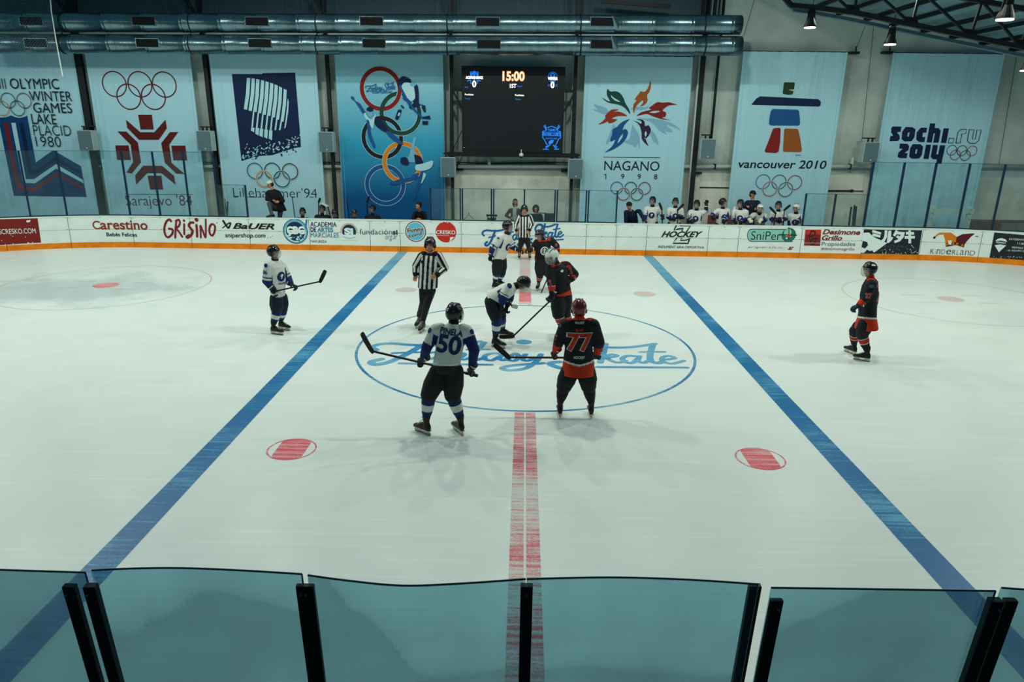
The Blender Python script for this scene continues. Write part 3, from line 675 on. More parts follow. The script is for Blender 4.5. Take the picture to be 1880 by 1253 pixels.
# dark panel above the ducts, the wall's shade put into its colour
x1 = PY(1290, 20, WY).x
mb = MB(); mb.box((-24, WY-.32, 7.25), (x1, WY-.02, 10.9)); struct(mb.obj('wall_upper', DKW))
# steel columns and braces
colpx = [(144, 12, 'dark steel column widened by its shade at left between the first two banners'), (376, 7, 'dark steel column between the snowflake and the ribbon banners'), (600, 6, 'dark steel column left of the blue skater banner'),  # first one drawn wider, taking in the shade beside it
         (828.5, 6, 'dark steel column left of the scoreboard'), (1057.5, 6, 'dark steel column right of the scoreboard'), (1291, 9, 'dark steel column right of the flower banner')]
for px, w, lab in colpx:
    p = PY(px, 100, 24.95); ww = w/53.
    r = thing('steel_column', lab, 'column', (p.x, 25.0, -.05), 'steel columns along the back wall')
    mb = MB(); mb.box((p.x-ww/2, 24.86, -.05), (p.x+ww/2, 24.90, 9)); mb.box((p.x-.02, 24.90, -.05), (p.x+.02, 25.14, 9)); mb.obj('i_beam', COLM, r)
    mb = MB(); mb.box((p.x-ww/2-.03, 25.0, 2.6), (p.x-ww/2, 25.22, 9)); mb.obj('cable_tray', PIPEW, r)
    mb = MB(); mb.box((p.x-.35 if px < 1200 else p.x, 25.08, 2.42), (p.x+.35, 25.22, 2.49)); mb.obj('cross_brace', COLM, r)
# drain pipe beside the flower banner
p = PY(1279, 200, 24.93); mb = MB(); mb.tube([(p.x, 24.93, -.03), (p.x, 24.93, 7.2)], .06, 12); mb.obj('drain_pipe', PIPEW, smooth=True, base=(p.x, 24.93, 0)); o = bpy.data.objects['drain_pipe']; tag(o, 'pale vertical pipe right of the flower banner', 'pipe')
p = PY(1311, 200, 25.05); mb = MB(); mb.tube([(p.x, 25.08, 3.1), (p.x, 25.08, 9)], .045, 10); o = mb.obj('conduit_pipe', COLM, smooth=True, base=(p.x, 25.08, 3.1)); tag(o, 'thin dark vertical conduit behind the speaker right of the flower banner', 'pipe')
# long horizontal pipe
mb = MB(); q = [PY(x, 306, 25.1) for x in (-40, 940, 1920)]; mb.tube(q, .066, 12)
r = thing('wall_pipe', 'long pale horizontal pipe running behind the banners', 'pipe', q[0]); mb.obj('pipe_run', PIPEW, r, smooth=True)
mb = MB(); q2 = [PY(x, y, 25.12) for x, y in ((-40, 298.5), (830, 298), (900, 300.5), (1000, 298), (1060, 299))]; mb.tube(q2, .02, 8); mb.tube([v+Vector((0, 0, -.07)) for v in q2], .015, 6); mb.obj('cable', COLM, r)
mb = MB()
for px in (190, 395, 612, 840, 1068, 1312, 1560): p = PY(px, 306, 25.12); mb.box((p.x-.02, 25.02, p.z-.09), (p.x+.02, 25.24, p.z+.09))
mb.obj('clamp', COLM, r)
mb = MB()
for (xa, xb, row) in ((1285, 1345, 344), (1520, 1585, 350)): a, b = PY(xa, row, 25.2), PY(xb, row, 25.2); mb.box((a.x, 25.19, a.z-.012), (b.x, 25.25, a.z+.012))
o = mb.obj('wall_joint', COLM); struct(o)
p = PY(898, 300, 25.0); mb = MB(); mb.tube([(p.x, 25.1, p.z-.12), (p.x, 25.1, p.z+.13)], .055, 10); o = mb.obj('junction_box', PIPEW, base=(p.x, 25.1, p.z)); tag(o, 'small pale junction box under the scoreboard', 'junction box'); o.name = 'junction_box'
p = PY(1568, 295, 25.0); mb = MB(); mb.tube([(p.x, 25.1, p.z-.14), (p.x, 25.1, p.z+.10)], .06, 10); o = mb.obj('junction_box', PIPEW, base=(p.x, 25.1, p.z)); tag(o, 'small pale junction box beside the rightmost wall speaker', 'junction box')
# wall marks and brackets at the right
for (x0, x1_, row, lab) in ((1560, 1579, 96.5, 'small dark wall bracket right of the stone figure banner'), (1623, 1641, 96, 'small dark wall bracket at the top left of the rightmost banner')):
    a, b = PY(x0, row, 25.0), PY(x1_, row, 25.0); mb = MB(); mb.box((a.x, 25.0, a.z-.035), (b.x, 25.24, a.z+.035)); mb.tube([((a.x+b.x)/2, 25.0, a.z), ((a.x+b.x)/2+.05, 25.1, a.z+.2), ((a.x+b.x)/2+.15, 25.2, a.z+.0)], .012, 6)
    o = mb.obj('wall_bracket', COLM, base=a); tag(o, lab, 'bracket')
a, b = PY(1521, 350.5, 25.2), PY(1564, 350.5, 25.2); mb = MB(); mb.bar(a, b, .03, .05); mb.ell(b, .07, .03, .05); tag(mb.obj('wall_hook', COLM, base=a), 'short dark horizontal rod on the wall right of the stone figure banner', 'rod')
for (x0, y0, x1_, y1, lab) in ((1588, 49, 1570, 94, 'thin slanting cable above the right wall bracket'), (1604, 50, 1578, 300, 'long thin cable hanging between the two right banners'), (1866, 105, 1834, 302, 'thin cable hanging at the right edge of the wall'), (1385, 0, 1365, 66, 'thin cable behind the duct ends')):
    a, b = PY(x0, y0, 25.15), PY(x1_, y1, 25.15); mb = MB(); mb.tube([a, b], .008, 5); tag(mb.obj('cable', COLM, base=b), lab, 'cable')
# wall speakers
SPK = mat('speaker_grille', (92, 116, 126), .7, noise=.08, scale=60); SPKC = mat('speaker_case', (170, 190, 188), .6); DOT = mat('small_badge', (210, 225, 220), .4)
def speaker():
    w, h, d = .50, .66, .34
    r = thing('wall_speaker', 'x', 'speaker', (0, 0, 0), 'grey box speakers along the back wall')
    mb = MB(); mb.box((-w/2, -d/2, 0), (w/2, d/2, h)); mb.obj('case', SPKC, r, bevel=.012)
    mb = MB(); mb.box((-w/2+.02, -d/2-.012, .02), (w/2-.02, -d/2, h-.02)); g = mb.obj('grille', SPK, r)
    mb = MB(); mb.ell((.02, -d/2-.014, .08), .022, .01, .022, nu=8, nv=5); mb.obj('badge', DOT, g)
    mb = MB(); mb.box((-.10, -.03, h), (-.06, .03, h+.14)); mb.box((.04, -.03, h), (.08, .03, h+.14)); mb.box((-.16, -.02, h+.10), (.14, .30, h+.14)); mb.obj('bracket', COLM, r)
    return r
s0 = speaker()
for i, (px, row, lab) in enumerate(((165, 276, 'grey wall speaker at left between the first two banners'), (381, 277, 'grey wall speaker between the snowflake and the ribbon banners'), (602, 279, 'grey wall speaker left of the blue skater banner'),
        (823.5, 325, 'grey wall speaker under the left end of the scoreboard'), (1055.5, 328, 'grey wall speaker under the right end of the scoreboard'), (1296, 292, 'grey wall speaker right of the flower banner'), (1592, 298, 'rightmost grey wall speaker, beside the bottom of the last banner'))):
    p = PY(px, row, 24.62)
    if i == 0: s0.location = p; s0['label'] = lab; sp = s0
    else: dup(s0, p, lab)

# ------------------------------------------------------------------ ventilation ducts
DUCT = mat('galvanised_duct', (112, 138, 148), .26, metal=.95, noise=.18, scale=1.5, bump=.25, stretch=(14, 1, 1)); HOLE = mat('duct_opening', (6, 9, 12), .9)
DY = 23.7
def duct(ra, rb, rad_px, grows, label, flap):
    a, b = PY(-60, ra, DY), PY(1360, rb, DY); rad = rad_px/57.
    r = thing('ventilation_duct', label, 'duct', b, 'long round ducts along the back wall')
    pts = [a]; rr = [rad]; xs_ = []
    L_ = (b.x-a.x); x = b.x-.35
    while x > a.x:
        xs_.append(x); x -= 1.22
    for x in reversed(xs_):
        for dx in (0, .09):
            for e, q_ in ((-.012, 0), (0, .009), (.012, 0)): pts.append(a.lerp(b, (x+dx+e-a.x)/L_)); rr.append(rad+q_)
    pts.append(b); rr.append(rad); mb = MB(); mb.tube(pts, rr, 32); mb.obj('duct_pipe', DUCT, r, smooth=True)
    for (px, row) in grows:
        g = PY(px, row, DY-rad-.01); w, h = 40/57., 13.5/57.; mb = MB()
        mb.box((g.x-w/2, DY-rad-.012, g.z-h/2), (g.x+w/2, DY-rad+.16, g.z+h/2)); gr = mb.obj('grille', HOLE, r)
        mb = MB()
        for (x0, x1_, z0, z1) in ((-w/2-.02, w/2+.02, h/2, h/2+.018), (-w/2-.02, w/2+.02, -h/2-.018, -h/2), (-w/2-.02, -w/2, -h/2, h/2), (w/2, w/2+.02, -h/2, h/2)):
            mb.box((g.x+x0, DY-rad-.02, g.z+z0), (g.x+x1_, DY-rad+.02, g.z+z1))
        mb.obj('grille_frame', DUCT, gr)
    g = PY(*flap, DY-rad-.01); mb = MB()
    mb.add([(g.x, DY-rad, g.z+.16), (g.x+.16, DY-rad-.16, g.z+.08), (g.x+.2, DY-rad-.16, g.z-.26), (g.x+.06, DY-rad-.05, g.z-.22)], [(0, 1, 2, 3)]); mb.obj('open_flap', DUCT, r, solid=.012)
    mb = MB()
    for px in (117, 352, 583, 822, 1066, 1293):
        c = PY(px, ra, DY); t = (c.x-a.x)/L_; c = a.lerp(b, t); mb.tube([c+Vector((0, 0, rad)), c+Vector((0, .1 if ra < 60 else 0, 2.6 if ra < 60 else rad+.06))], .016, 6)
        mb.tube([c+Vector((-.02, 0, 0)), c+Vector((.02, 0, 0))], rad+.012, 28)
    mb.obj('hanger_rods', COLM, r)
duct(40.5, 46, 16, ((57, 38.5), (263.5, 38.5), (471.5, 39.5), (682, 39), (895.5, 40), (1106, 40)), 'upper round metal duct under the ceiling', (1124, 38))
duct(80, 84.5, 16.5, ((65.5, 79), (270.5, 79), (477, 79.5), (686.5, 79.5), (897.5, 81), (1106, 81)), 'lower round metal duct above the banners', (1122, 76))
for (x0, y0, x1_, y1, lab) in ((138, -30, 138, 24, 'first'), (98, -8, 124, 24, 'a'), (366, -30, 366, 24, ''), (336, -8, 357, 24, ''), (594, -30, 595, 26, ''), (575, -8, 591, 26, ''), (824, -30, 825, 26, ''), (1062, -30, 1062, 26, ''), (1104, 2, 1230, 12, '')):
    pass
HG = ['vertical dark hanger post at left above the ducts', 'slanting dark brace at left above the ducts', 'vertical dark hanger post above the snowflake banner', 'slanting dark brace above the snowflake banner', 'vertical dark hanger post above the ribbon banner', 'slanting dark brace above the ribbon banner',
      'dark hanger post above the left end of the scoreboard', 'dark hanger post above the right end of the scoreboard', 'long dark slanting strip above the flower banner']
for (x0, y0, x1_, y1), lab in zip(((137, -60, 138, 24), (98, -8, 124, 24), (366, -60, 366, 24), (336, -8, 357, 24), (594, -60, 595, 26), (575, -8, 591, 26), (824, -60, 825, 26), (1062, -60, 1062, 26), (1104, 2, 1230, 12)), HG):
    a, b = PY(x0, y0, 24.3), PY(x1_, y1, 24.3); mb = MB(); mb.bar(a, b, .12, .08, 0, (0, 1, 0)); tag(mb.obj('hanger_post', DARKM, base=b), lab, 'post', 'hanger posts above the ducts')
a, b = PY(1316, -40, 24.8), PY(1320, 24, 24.8); mb = MB()
for px, w in ((1292, .14), (1303, .05), (1312, .09), (1320, .03)): c = PY(px, 10, 24.8); mb.box((c.x-w/2, 24.7, 7.0), (c.x+w/2, 24.8, 10.5))
tag(mb.obj('pipe_bundle', DARKM, base=(b.x, 24.75, 7.0)), 'bundle of dark vertical pipes above the duct ends', 'pipes')

# ================================================================== BANNERS
def cloth(name, c, grad=None, folds=((30, .45), (-28, .45)), s=.62):
    m = bpy.data.materials.new(name); m.use_nodes = True; nt = m.node_tree; N = nt.nodes; L = nt.links; b = N['Principled BSDF']
    b.inputs['Roughness'].default_value = .8; b.inputs['Specular IOR Level'].default_value = .2
    tc = N.new('ShaderNodeTexCoord'); P = tc.outputs['Object']
    if grad:
        sx = N.new('ShaderNodeSeparateXYZ'); L.new(P, sx.inputs[0]); mr = N.new('ShaderNodeMapRange'); mr.inputs[1].default_value = grad[0]; mr.inputs[2].default_value = grad[1]; L.new(sx.outputs[2], mr.inputs[0])
        r = N.new('ShaderNodeValToRGB'); L.new(mr.outputs[0], r.inputs[0]); r.color_ramp.elements[0].color = lin(grad[2])+(1,); r.color_ramp.elements[1].color = lin(c)+(1,); e = r.color_ramp.elements.new(.42); e.color = lin(grad[3])+(1,)
        r.color_ramp.elements[-1].position = .95; base = r.outputs[0]; L.new(base, b.inputs['Base Color'])
    else: b.inputs['Base Color'].default_value = lin(c)+(1,)
    prev = None
    for i, (rot, st) in enumerate(folds+((0, .22),)):
        mp = N.new('ShaderNodeMapping'); mp.inputs['Rotation'].default_value = (0, math.radians(rot), 0); mp.inputs['Scale'].default_value = (3.2*s, 1, .28*s); L.new(P, mp.inputs[0])
        n = N.new('ShaderNodeTexNoise'); n.inputs['Scale'].default_value = 1.0; n.inputs['Detail'].default_value = 3; L.new(mp.outputs[0], n.inputs['Vector'])
        bp = N.new('ShaderNodeBump'); bp.inputs['Strength'].default_value = st; bp.inputs['Distance'].default_value = .13; L.new(n.outputs[0], bp.inputs['Height'])
        if prev: L.new(prev.outputs[0], bp.inputs['Normal'])
        prev = bp
    L.new(prev.outputs[0], b.inputs['Normal']); return m
CL1 = cloth('banner_cloth', (170, 216, 230)); CLB = cloth('banner_cloth_blue', (150, 208, 222), (.9, 5.4, (4, 84, 140), (52, 160, 196)))
HEM = mat('banner_hem', (140, 186, 198), .8)
BDR = mat('banner_dark_red', (92, 18, 16), .7, noise=.04); BRED = mat('banner_red', (130, 24, 22), .7, noise=.04); BNAVY = mat('banner_navy', (0, 30, 70), .7, noise=.05); BBLUE = mat('banner_blue', (0, 62, 112), .7, noise=.04)
BMID = mat('banner_mid_blue', (14, 82, 142), .7, noise=.04); BBLK = mat('banner_black', (16, 24, 34), .7, noise=.04); BGRN = mat('banner_green', (6, 66, 58), .7, noise=.04); BORG = mat('banner_orange', (222, 128, 20), .7, noise=.04)
BAMB = mat('banner_amber', (150, 82, 24), .7, noise=.04); BRST = mat('banner_rust', (150, 48, 20), .7, noise=.04); BPUR = mat('banner_purple', (48, 24, 62), .7, noise=.04); BPALE = mat('banner_pale_blue_print', (132, 178, 204), .7, noise=.04); BOLV = mat('banner_olive', (38, 62, 34), .7, noise=.04)
BSKY = mat('banner_sky', (110, 178, 206), .7, noise=.05); BWH = mat('banner_pale_print', (176, 222, 230), .7, noise=.03)
def banner(label, x0, x1, rows, fn, m, zb=.55, w=None):
    S = Plane(BNY); a = PY(x0, rows, BNY); b = PY(x1, rows, BNY); zt = a.z
    art = Art(S, [m, HEM], off=.006, step=.0012)
    mb = art.mb; nx, nz = 26, 18; X = lambda i: a.x+(b.x-a.x)*i/nx; V = []; F = []
    for j in range(nz+1):
        z = zb+(zt-zb)*j/nz
        for i in range(nx+1): V.append((X(i), BNY, z-.03*(0 if j < nz else math.sin(i*1.2)**2*.3)))
    for j in range(nz):
        for i in range(nx): F.append((j*(nx+1)+i, j*(nx+1)+i+1, (j+1)*(nx+1)+i+1, (j+1)*(nx+1)+i))
    k = len(V); V += [(v[0], BNY+.012, v[2]) for v in V]; F += [tuple(q+k for q in reversed(f)) for f in F]
    mb.add(V, F, 0)
    for xe in (a.x, b.x): mb.box((xe-.006, BNY-.004, zb), (xe+.006, BNY+.016, zt), 1)
    mb.box((a.x+.10, BNY-.0035, zb), (a.x+.106, BNY, zt), 1); mb.box((b.x-.106, BNY-.0035, zb), (b.x-.10, BNY, zt), 1)
    fn(art)
    o = tag(mb.obj('hanging_banner', art.mats, base=((a.x+b.x)/2, BNY, zb)), label, 'banner', 'cloth banners along the back wall')
    mr = MB(); mr.tube([(a.x-.05, BNY+.03, zt), (b.x+.05, BNY+.03, zt)], .022, 8)
    for xe in (a.x+.1, (a.x+b.x)/2, b.x-.1): mr.bar((xe, BNY+.03, zt), (xe, WY+.02, zt+.05), .025, .025)
    mr.obj('hanging_rod', COLM, o)
    return o
def bn_lake(a):
    for s_, x0, x1, yb, h in (('XIII', -13, 13.5, 163, 19), ('OLYMPIC', 21.5, 111, 163.5, 19), ('WINTER', 57, 134.5, 186, 18.2), ('GAMES', 64, 134.5, 207.5, 18.5), ('LAKE', 61, 106, 228, 18.5), ('PLACID', 64, 133, 249, 18.8), ('1980', 68.5, 114.5, 269.5, 19)):
        a.text(BBLK, s_, (x0, yb-.4), (x1, yb+.5), h, 30, -.012)
    for i, (x, y, c) in enumerate(((-12, 184, BMID), (16.5, 184.6, BGRN), (45.5, 185, BRED), (5, 198.5, BORG), (34, 199, BGRN))): a.ring(c, x, y, 12.8, 1.3, 30+i)
    f = lambda q: [(x/5.224, 130+y/5.224) for x, y in q]
    sc = lambda x0, x1, y: [(x0+(x1-x0)*t, y+22*math.sin(math.pi*t)) for t in (0, .15, .3, .5, .7, .85, 1)]
    a.poly(BBLUE, f([(-90, 425)]+sc(-70, 112, 428)[1:]+sc(112, 262, 430)+[(345, 880), (512, 762), (778, 915), (832, 1210), (135, 1198), (-10, 480)]), 5)
    a.poly(BBLUE, f([(-250, 440), (-60, 440), (0, 600), (-10, 620)]), 4)
    for m, q, l in ((BRED, [(42, 498), (78, 498), (165, 1000), (215, 1110), (340, 1120), (545, 975), (810, 1125), (818, 1152), (545, 1005), (350, 1158), (178, 1145), (120, 960)], 7), (BWH, [(110, 500), (152, 500), (252, 1040), (330, 1040), (540, 895), (795, 1045), (805, 1080), (542, 938), (338, 1080), (225, 1075)], 8),
                    (BNAVY, [(190, 502), (228, 502), (310, 960), (345, 955), (535, 822), (775, 965), (782, 1000), (535, 862), (350, 1000), (280, 990)], 9)):
        a.poly(m, f(q), l)
banner('leftmost white cloth banner with blue ribbon emblem and black capital lettering', -66, 137, 93, bn_lake, CL1)
def bn_sar(a):
    for i, (x, y) in enumerate(((210.2, 154.6), (257, 155), (301.8, 155.5), (236.7, 177.8), (281.8, 178.1))): a.ring(BDR, x, y, 21.6, 2.1, 1+i)
    f = lambda q: [(100+x/4.043, 90+y/4.043) for x, y in q]
    for q in ([(622, 488), (724, 488), (737, 598), (640, 598)], [(452, 716), (550, 716), (568, 824), (466, 824)], [(868, 718), (972, 718), (986, 827), (884, 827)], [(692, 941), (794, 941), (807, 1044), (711, 1044)],
              [(532, 525), (638, 618), (742, 618), (825, 525), (835, 590), (775, 675), (628, 675), (540, 585)], [(468, 612), (535, 614), (620, 695), (643, 842), (575, 924), (535, 918), (585, 838), (566, 712)],
              [(920, 616), (858, 618), (793, 700), (820, 845), (905, 926), (966, 928), (870, 845), (852, 712)], [(606, 1008), (600, 938), (660, 866), (800, 868), (888, 942), (900, 1008), (795, 922), (690, 922)]):
        a.poly(BDR, f(q), 2)
    a.text(BDR, "Sarajevo '84", (233, 383.5), (354.5, 383.5), 25.5, 2, -.01); a.stroke(BDR, [(230.3, 356.8), (353, 357)], .016, 2, False)
banner('white cloth banner with dark red snowflake emblem and five dark red rings', 155, 348, 95, bn_sar, CL1)
def bn_lil(a):
    f = lambda q: [(430+x/6.593, 120+y/6.593) for x, y in q]
    a.poly(BNAVY, [(425.8, 136), (481, 136.2), (482, 134.6), (541.8, 133.6), (552, 258), (552.5, 270), (540, 272), (500, 285), (470, 287), (443.5, 296)], 1)
    top = lambda x: 152+.00052*(x-155)**2+.06*(x-155)
    bars = [(155, 40, 530), (212, 40, 548), (268, 40, 560), (325, 40, 575), (380, 40, 592), (435, 40, 606), (490, 40, 625), (545, 36, 652), (600, 36, 678)]
    for i, (x, w, yb) in enumerate(bars):
        yt = top(x); a.poly(BSKY if 0 else BWH, f([(x, yt), (x+w, top(x+w)), (x+w-8, (yt+yb)/2), (x+w-38, yb+8), (x-38, yb), (x-12, (yt+yb)/2)]), 3)
    a.poly(BWH, f([(650, 400), (662, 440), (655, 560), (625, 750), (606, 768), (625, 640)]), 3)
    for x, yt, yb in ((222, 560, 750), (278, 575, 755), (334, 592, 765), (390, 606, 775), (446, 625, 785), (502, 650, 785), (556, 676, 785)): a.poly(BWH, f([(x+6, yt), (x+24, yt), (x+6, yb), (x-14, yb)]), 3)
    for x, y0, y1 in ((208, 752, 812), (262, 755, 850), (312, 765, 872), (368, 775, 890), (424, 785, 908)): a.poly(BWH, f([(x, y0), (x+40, y0+5), (x+34, y1), (x-6, y1-22)]), 3)
    rnd = random.Random(3)
    for k in range(150):
        t = rnd.random(); x = 100+700*t; base = 1110-t*170; y = base+rnd.gauss(0, 52); r = rnd.uniform(9, 19)
        c = BWH if y < base+25 else BNAVY
        if rnd.random() < .25: c = BWH
        ang = rnd.random()*6; n = 5; q = []
        for j in range(n): aa = ang+j*2*math.pi/n; rr = r*(1. if j % 2 else .45); q.append((x+rr*math.cos(aa), y+rr*math.sin(aa)))
        a.poly(c, f(q), 5+(k % 6))
    for i, (x, y, c) in enumerate(((468.5, 314, BMID), (500.5, 314, BBLK), (533, 315, BDR), (485.5, 328.5, BORG), (518, 329, BGRN))): a.ring(BWH, x, y, 13.9, 3.4, 12+2*i); a.ring(c, x, y, 13.9, 1.9, 13+2*i)
    a.text(BBLK, "Lillehammer'94", (429, 361.6), (582.5, 363.4), 17.6, 2, -.014)
    for x in (431.5, 457.5, 466, 475.5, 496, 571): a.stroke(BBLK, [(x-2, 361.8), (x+4.5, 361.9)], .02, 3, False)
banner('white cloth banner with dark blue panel of pale stripes breaking into flakes', 383, 579, 96, bn_lil, CL1)
def bn_fan(a):
    f = lambda q: [(640+x/4.819, 130+y/4.819) for x, y in q]
    def R(c, x, y, r, w, l, a0=0, a1=360): a.ring(BWH, x, y, r, w+1.6, l, a0, a1, ky=1.); a.ring(c, x, y, r, w, l+1, a0, a1, ky=1.)
    R(BMID, 707.2, 340, 33.2, 7.4, 2); R(BBLK, 702, 253, 34.4, 7.4, 4); R(BGRN, 735.5, 208.8, 34.8, 7.4, 6); R(BRED, 699.2, 163.4, 34.8, 7.6, 8); R(BORG, 739.5, 298.6, 33.4, 7.2, 10)
    a.ring(BGRN, 735.5, 208.8, 34.8, 7.4, 13, 120, 200, 24); a.ring(BBLK, 702, 253, 34.4, 7.4, 14, 60, 110, 18); a.ring(BMID, 707.2, 340, 33.2, 7.4, 15, 0, 60, 18); a.ring(BBLK, 702, 253, 34.4, 7.4, 13.5, 310, 360, 18)
    A = a.S.to(671, 154.5); B = a.S.to(725.5, 150); C = a.S.to(672, 171); script_sign(a, SCB, A, B, C, 16)
    a.text(SCB, 'ICE RINK - BUENOS AIRES', (683.5, 172), (720.5, 171.5), 4.2, 16, .01)
    # speed skater
    for m, q, l in ((BMID, [(22, 228), (45, 232), (60, 265), (100, 290), (130, 335), (150, 370), (140, 385), (118, 365), (90, 320), (55, 270), (25, 248)], 18), (BNAVY, [(160, 335), (185, 318), (215, 330), (218, 352), (195, 365), (165, 352)], 20),
                    (BSKY, [(165, 360), (212, 358), (208, 400), (190, 410), (170, 390)], 19), (BWH, [(150, 370), (165, 400), (200, 430), (245, 385), (232, 440), (215, 510), (190, 480), (155, 430), (135, 385)], 18),
                    (BMID, [(162, 430), (185, 450), (200, 560), (225, 630), (240, 670), (225, 685), (208, 650), (180, 590), (165, 500)], 20), (BNAVY, [(235, 412), (270, 420), (330, 490), (355, 535), (330, 545), (270, 510), (230, 465)], 20), (BMID, [(340, 530), (380, 545), (430, 590), (480, 640), (475, 655), (430, 640), (370, 590), (335, 550)], 20)): a.poly(m, f(q), l, True)
    # hockey player
    for m, q, l in ((BNAVY, [(435, 90), (480, 50), (545, 75), (550, 108), (500, 100), (470, 130), (440, 145)], 19), (BWH, [(480, 110), (545, 105), (585, 150), (590, 240), (545, 270), (500, 220), (470, 160)], 18), (BNAVY, [(575, 120), (610, 130), (622, 200), (625, 290), (650, 300), (600, 320), (560, 340), (535, 320), (570, 290), (590, 230)], 20),
                    (BSKY, [(545, 108), (580, 104), (598, 120), (580, 140), (550, 135)], 21), (BMID, [(480, 210), (520, 240), (560, 280), (550, 300), (480, 250)], 20), (BNAVY, [(655, 410), (718, 396), (728, 430), (650, 425)], 20), (BNAVY, [(655, 445), (705, 445), (704, 478), (655, 478)], 20), (BNAVY, [(650, 300), (680, 310), (684, 370), (668, 365), (650, 330)], 20),
                    (BNAVY, [(440, 345), (470, 350), (440, 430), (415, 425), (420, 400)], 19), (BWH, [(445, 370), (458, 375), (448, 400), (435, 395)], 21), (BNAVY, [(468, 300), (492, 325), (488, 335), (465, 315)], 19)): a.poly(m, f(q), l, l != 20 or len(q) > 5)
    a.stroke(BMID, f([(455, 135), (540, 300), (650, 415)]), .07, 22, False)
    # figure skater
    for m, q, l in ((BSKY, [(575, 590), (600, 590), (582, 680), (590, 740), (605, 800), (560, 810), (530, 790), (548, 700), (560, 640)], 18), (BNAVY, [(580, 742), (630, 755), (655, 790), (660, 830), (600, 830)], 19), (BNAVY, [(465, 770), (510, 765), (532, 800), (525, 835), (480, 828), (460, 805)], 20),
                    (BSKY, [(500, 760), (545, 765), (545, 800), (520, 800)], 19), (BWH, [(600, 830), (660, 820), (740, 795), (745, 830), (720, 865), (660, 885), (600, 880), (590, 850)], 21), (BMID, [(625, 905), (600, 960), (500, 990), (420, 1010), (370, 1005), (380, 985), (460, 958), (540, 945), (590, 910)], 19),
                    (BMID, [(640, 890), (662, 895), (640, 1000), (605, 1080), (590, 1140), (575, 1140), (585, 1060), (615, 980)], 19), (BWH, [(662, 900), (685, 920), (655, 985), (640, 990)], 18)): a.poly(m, f(q), l, True)
banner('blue shaded cloth banner with five stacked rings and skaters', 614, 813, 98, bn_fan, CLB)
def bn_nag(a):
    f = lambda q: [(1085+x/8.353, 140+y/8.353) for x, y in q]
    P_ = lambda m, q, l: a.poly(m, f(q), l, True)
    for q in ([(45, 425), (110, 450), (230, 490), (260, 560), (180, 580), (90, 540), (30, 510), (100, 510), (60, 470)], [(720, 640), (850, 650), (940, 650), (1100, 680), (1250, 730), (1380, 830), (1240, 770), (1150, 750), (1250, 850), (1160, 850), (1090, 790), (1160, 890), (1060, 840), (950, 730), (830, 670)],
              [(640, 740), (670, 800), (720, 870), (745, 960), (745, 1110), (720, 1030), (680, 1090), (640, 1060), (510, 1010), (590, 960), (610, 860)], [(900, 830), (950, 850), (1000, 930), (1035, 1050), (960, 1000), (920, 930)], [(600, 500), (700, 470), (850, 470), (940, 370), (900, 410), (850, 500), (700, 520)],
              [(340, 740), (380, 800), (320, 900), (290, 1000), (230, 1040), (280, 900)]): P_(BPALE, q, 1)
    P_(BGRN, [(258, 195), (300, 235), (380, 232), (450, 265), (500, 340), (530, 420), (580, 500), (600, 578), (520, 490), (430, 440), (280, 410), (210, 370), (170, 330), (240, 370), (290, 385), (245, 290), (245, 215)], 3); P_(BWH, [(305, 285), (350, 330), (445, 390), (380, 380), (320, 330)], 4)
    P_(BAMB, [(908, 70), (920, 130), (900, 230), (860, 290), (865, 380), (820, 440), (755, 460), (795, 410), (790, 370), (720, 430), (680, 490), (655, 568), (643, 500), (655, 430), (700, 370), (670, 360), (700, 310), (735, 270), (760, 235), (830, 235), (880, 160)], 3)
    P_(BRED, [(1325, 438), (1200, 450), (1130, 490), (1100, 530), (1150, 560), (1140, 620), (1095, 640), (1210, 675), (1090, 660), (960, 620), (850, 580), (705, 608), (780, 550), (920, 515), (890, 490), (950, 440), (1020, 398), (1090, 405), (1200, 402)], 3); P_(BWH, [(890, 555), (960, 535), (1060, 538), (980, 565)], 4)
    P_(BRST, [(105, 742), (180, 690), (220, 640), (220, 600), (290, 530), (350, 508), (430, 515), (340, 550), (420, 543), (500, 570), (550, 612), (450, 610), (380, 620), (320, 650), (400, 665), (340, 710), (270, 722), (255, 695), (190, 725)], 3)
    P_(BMID, [(600, 658), (520, 680), (440, 730), (400, 775), (330, 820), (325, 890), (300, 960), (305, 1005), (365, 975), (350, 1030), (300, 1100), (215, 1168), (350, 1120), (480, 1030), (550, 930), (565, 850), (525, 810), (485, 825), (520, 740)], 3); P_(BWH, [(485, 880), (478, 940), (410, 1030), (430, 960)], 4)
    P_(BPUR, [(640, 680), (700, 710), (750, 770), (775, 870), (780, 960), (820, 1020), (880, 1070), (850, 1000), (825, 930), (830, 965), (890, 900), (918, 820), (880, 755), (830, 765), (820, 700), (780, 665), (700, 660), (770, 690), (765, 730), (700, 695)], 3); P_(BWH, [(840, 840), (855, 880), (835, 930), (822, 880)], 4)
    a.stroke(BBLK, [(1108, 288.6), (1211.5, 289.6)], .018, 3, False); a.text(BBLK, 'NAGANO', (1109, 312.8), (1210, 314), 17.5, 3, -.015)
    a.stroke(BBLK, [(1109.5, 321), (1112.2, 319), (1112.4, 328.3)], .026, 3, False)
    for i, c in enumerate('1998'):
        if i == 0: continue
        a.text(BBLK, c, (1109.5+i*30.3, 328.5+i*.3), (1109.5+i*30.3+(3.5 if i == 0 else 6), 328.6+i*.3), 9.5, 3, .005)
    for i, (x, y, c) in enumerate(((1132.3, 345.2, BMID), (1157.8, 345.6, BBLK), (1183, 346, BRED), (1144.5, 356.6, BRST), (1169, 357, BGRN))): a.ring(BWH, x, y, 10.8, 3, 5+2*i); a.ring(c, x, y, 10.8, 1.6, 6+2*i)
banner('white cloth banner with a flower of coloured petal figures', 1075, 1273, 102, bn_nag, CL1)
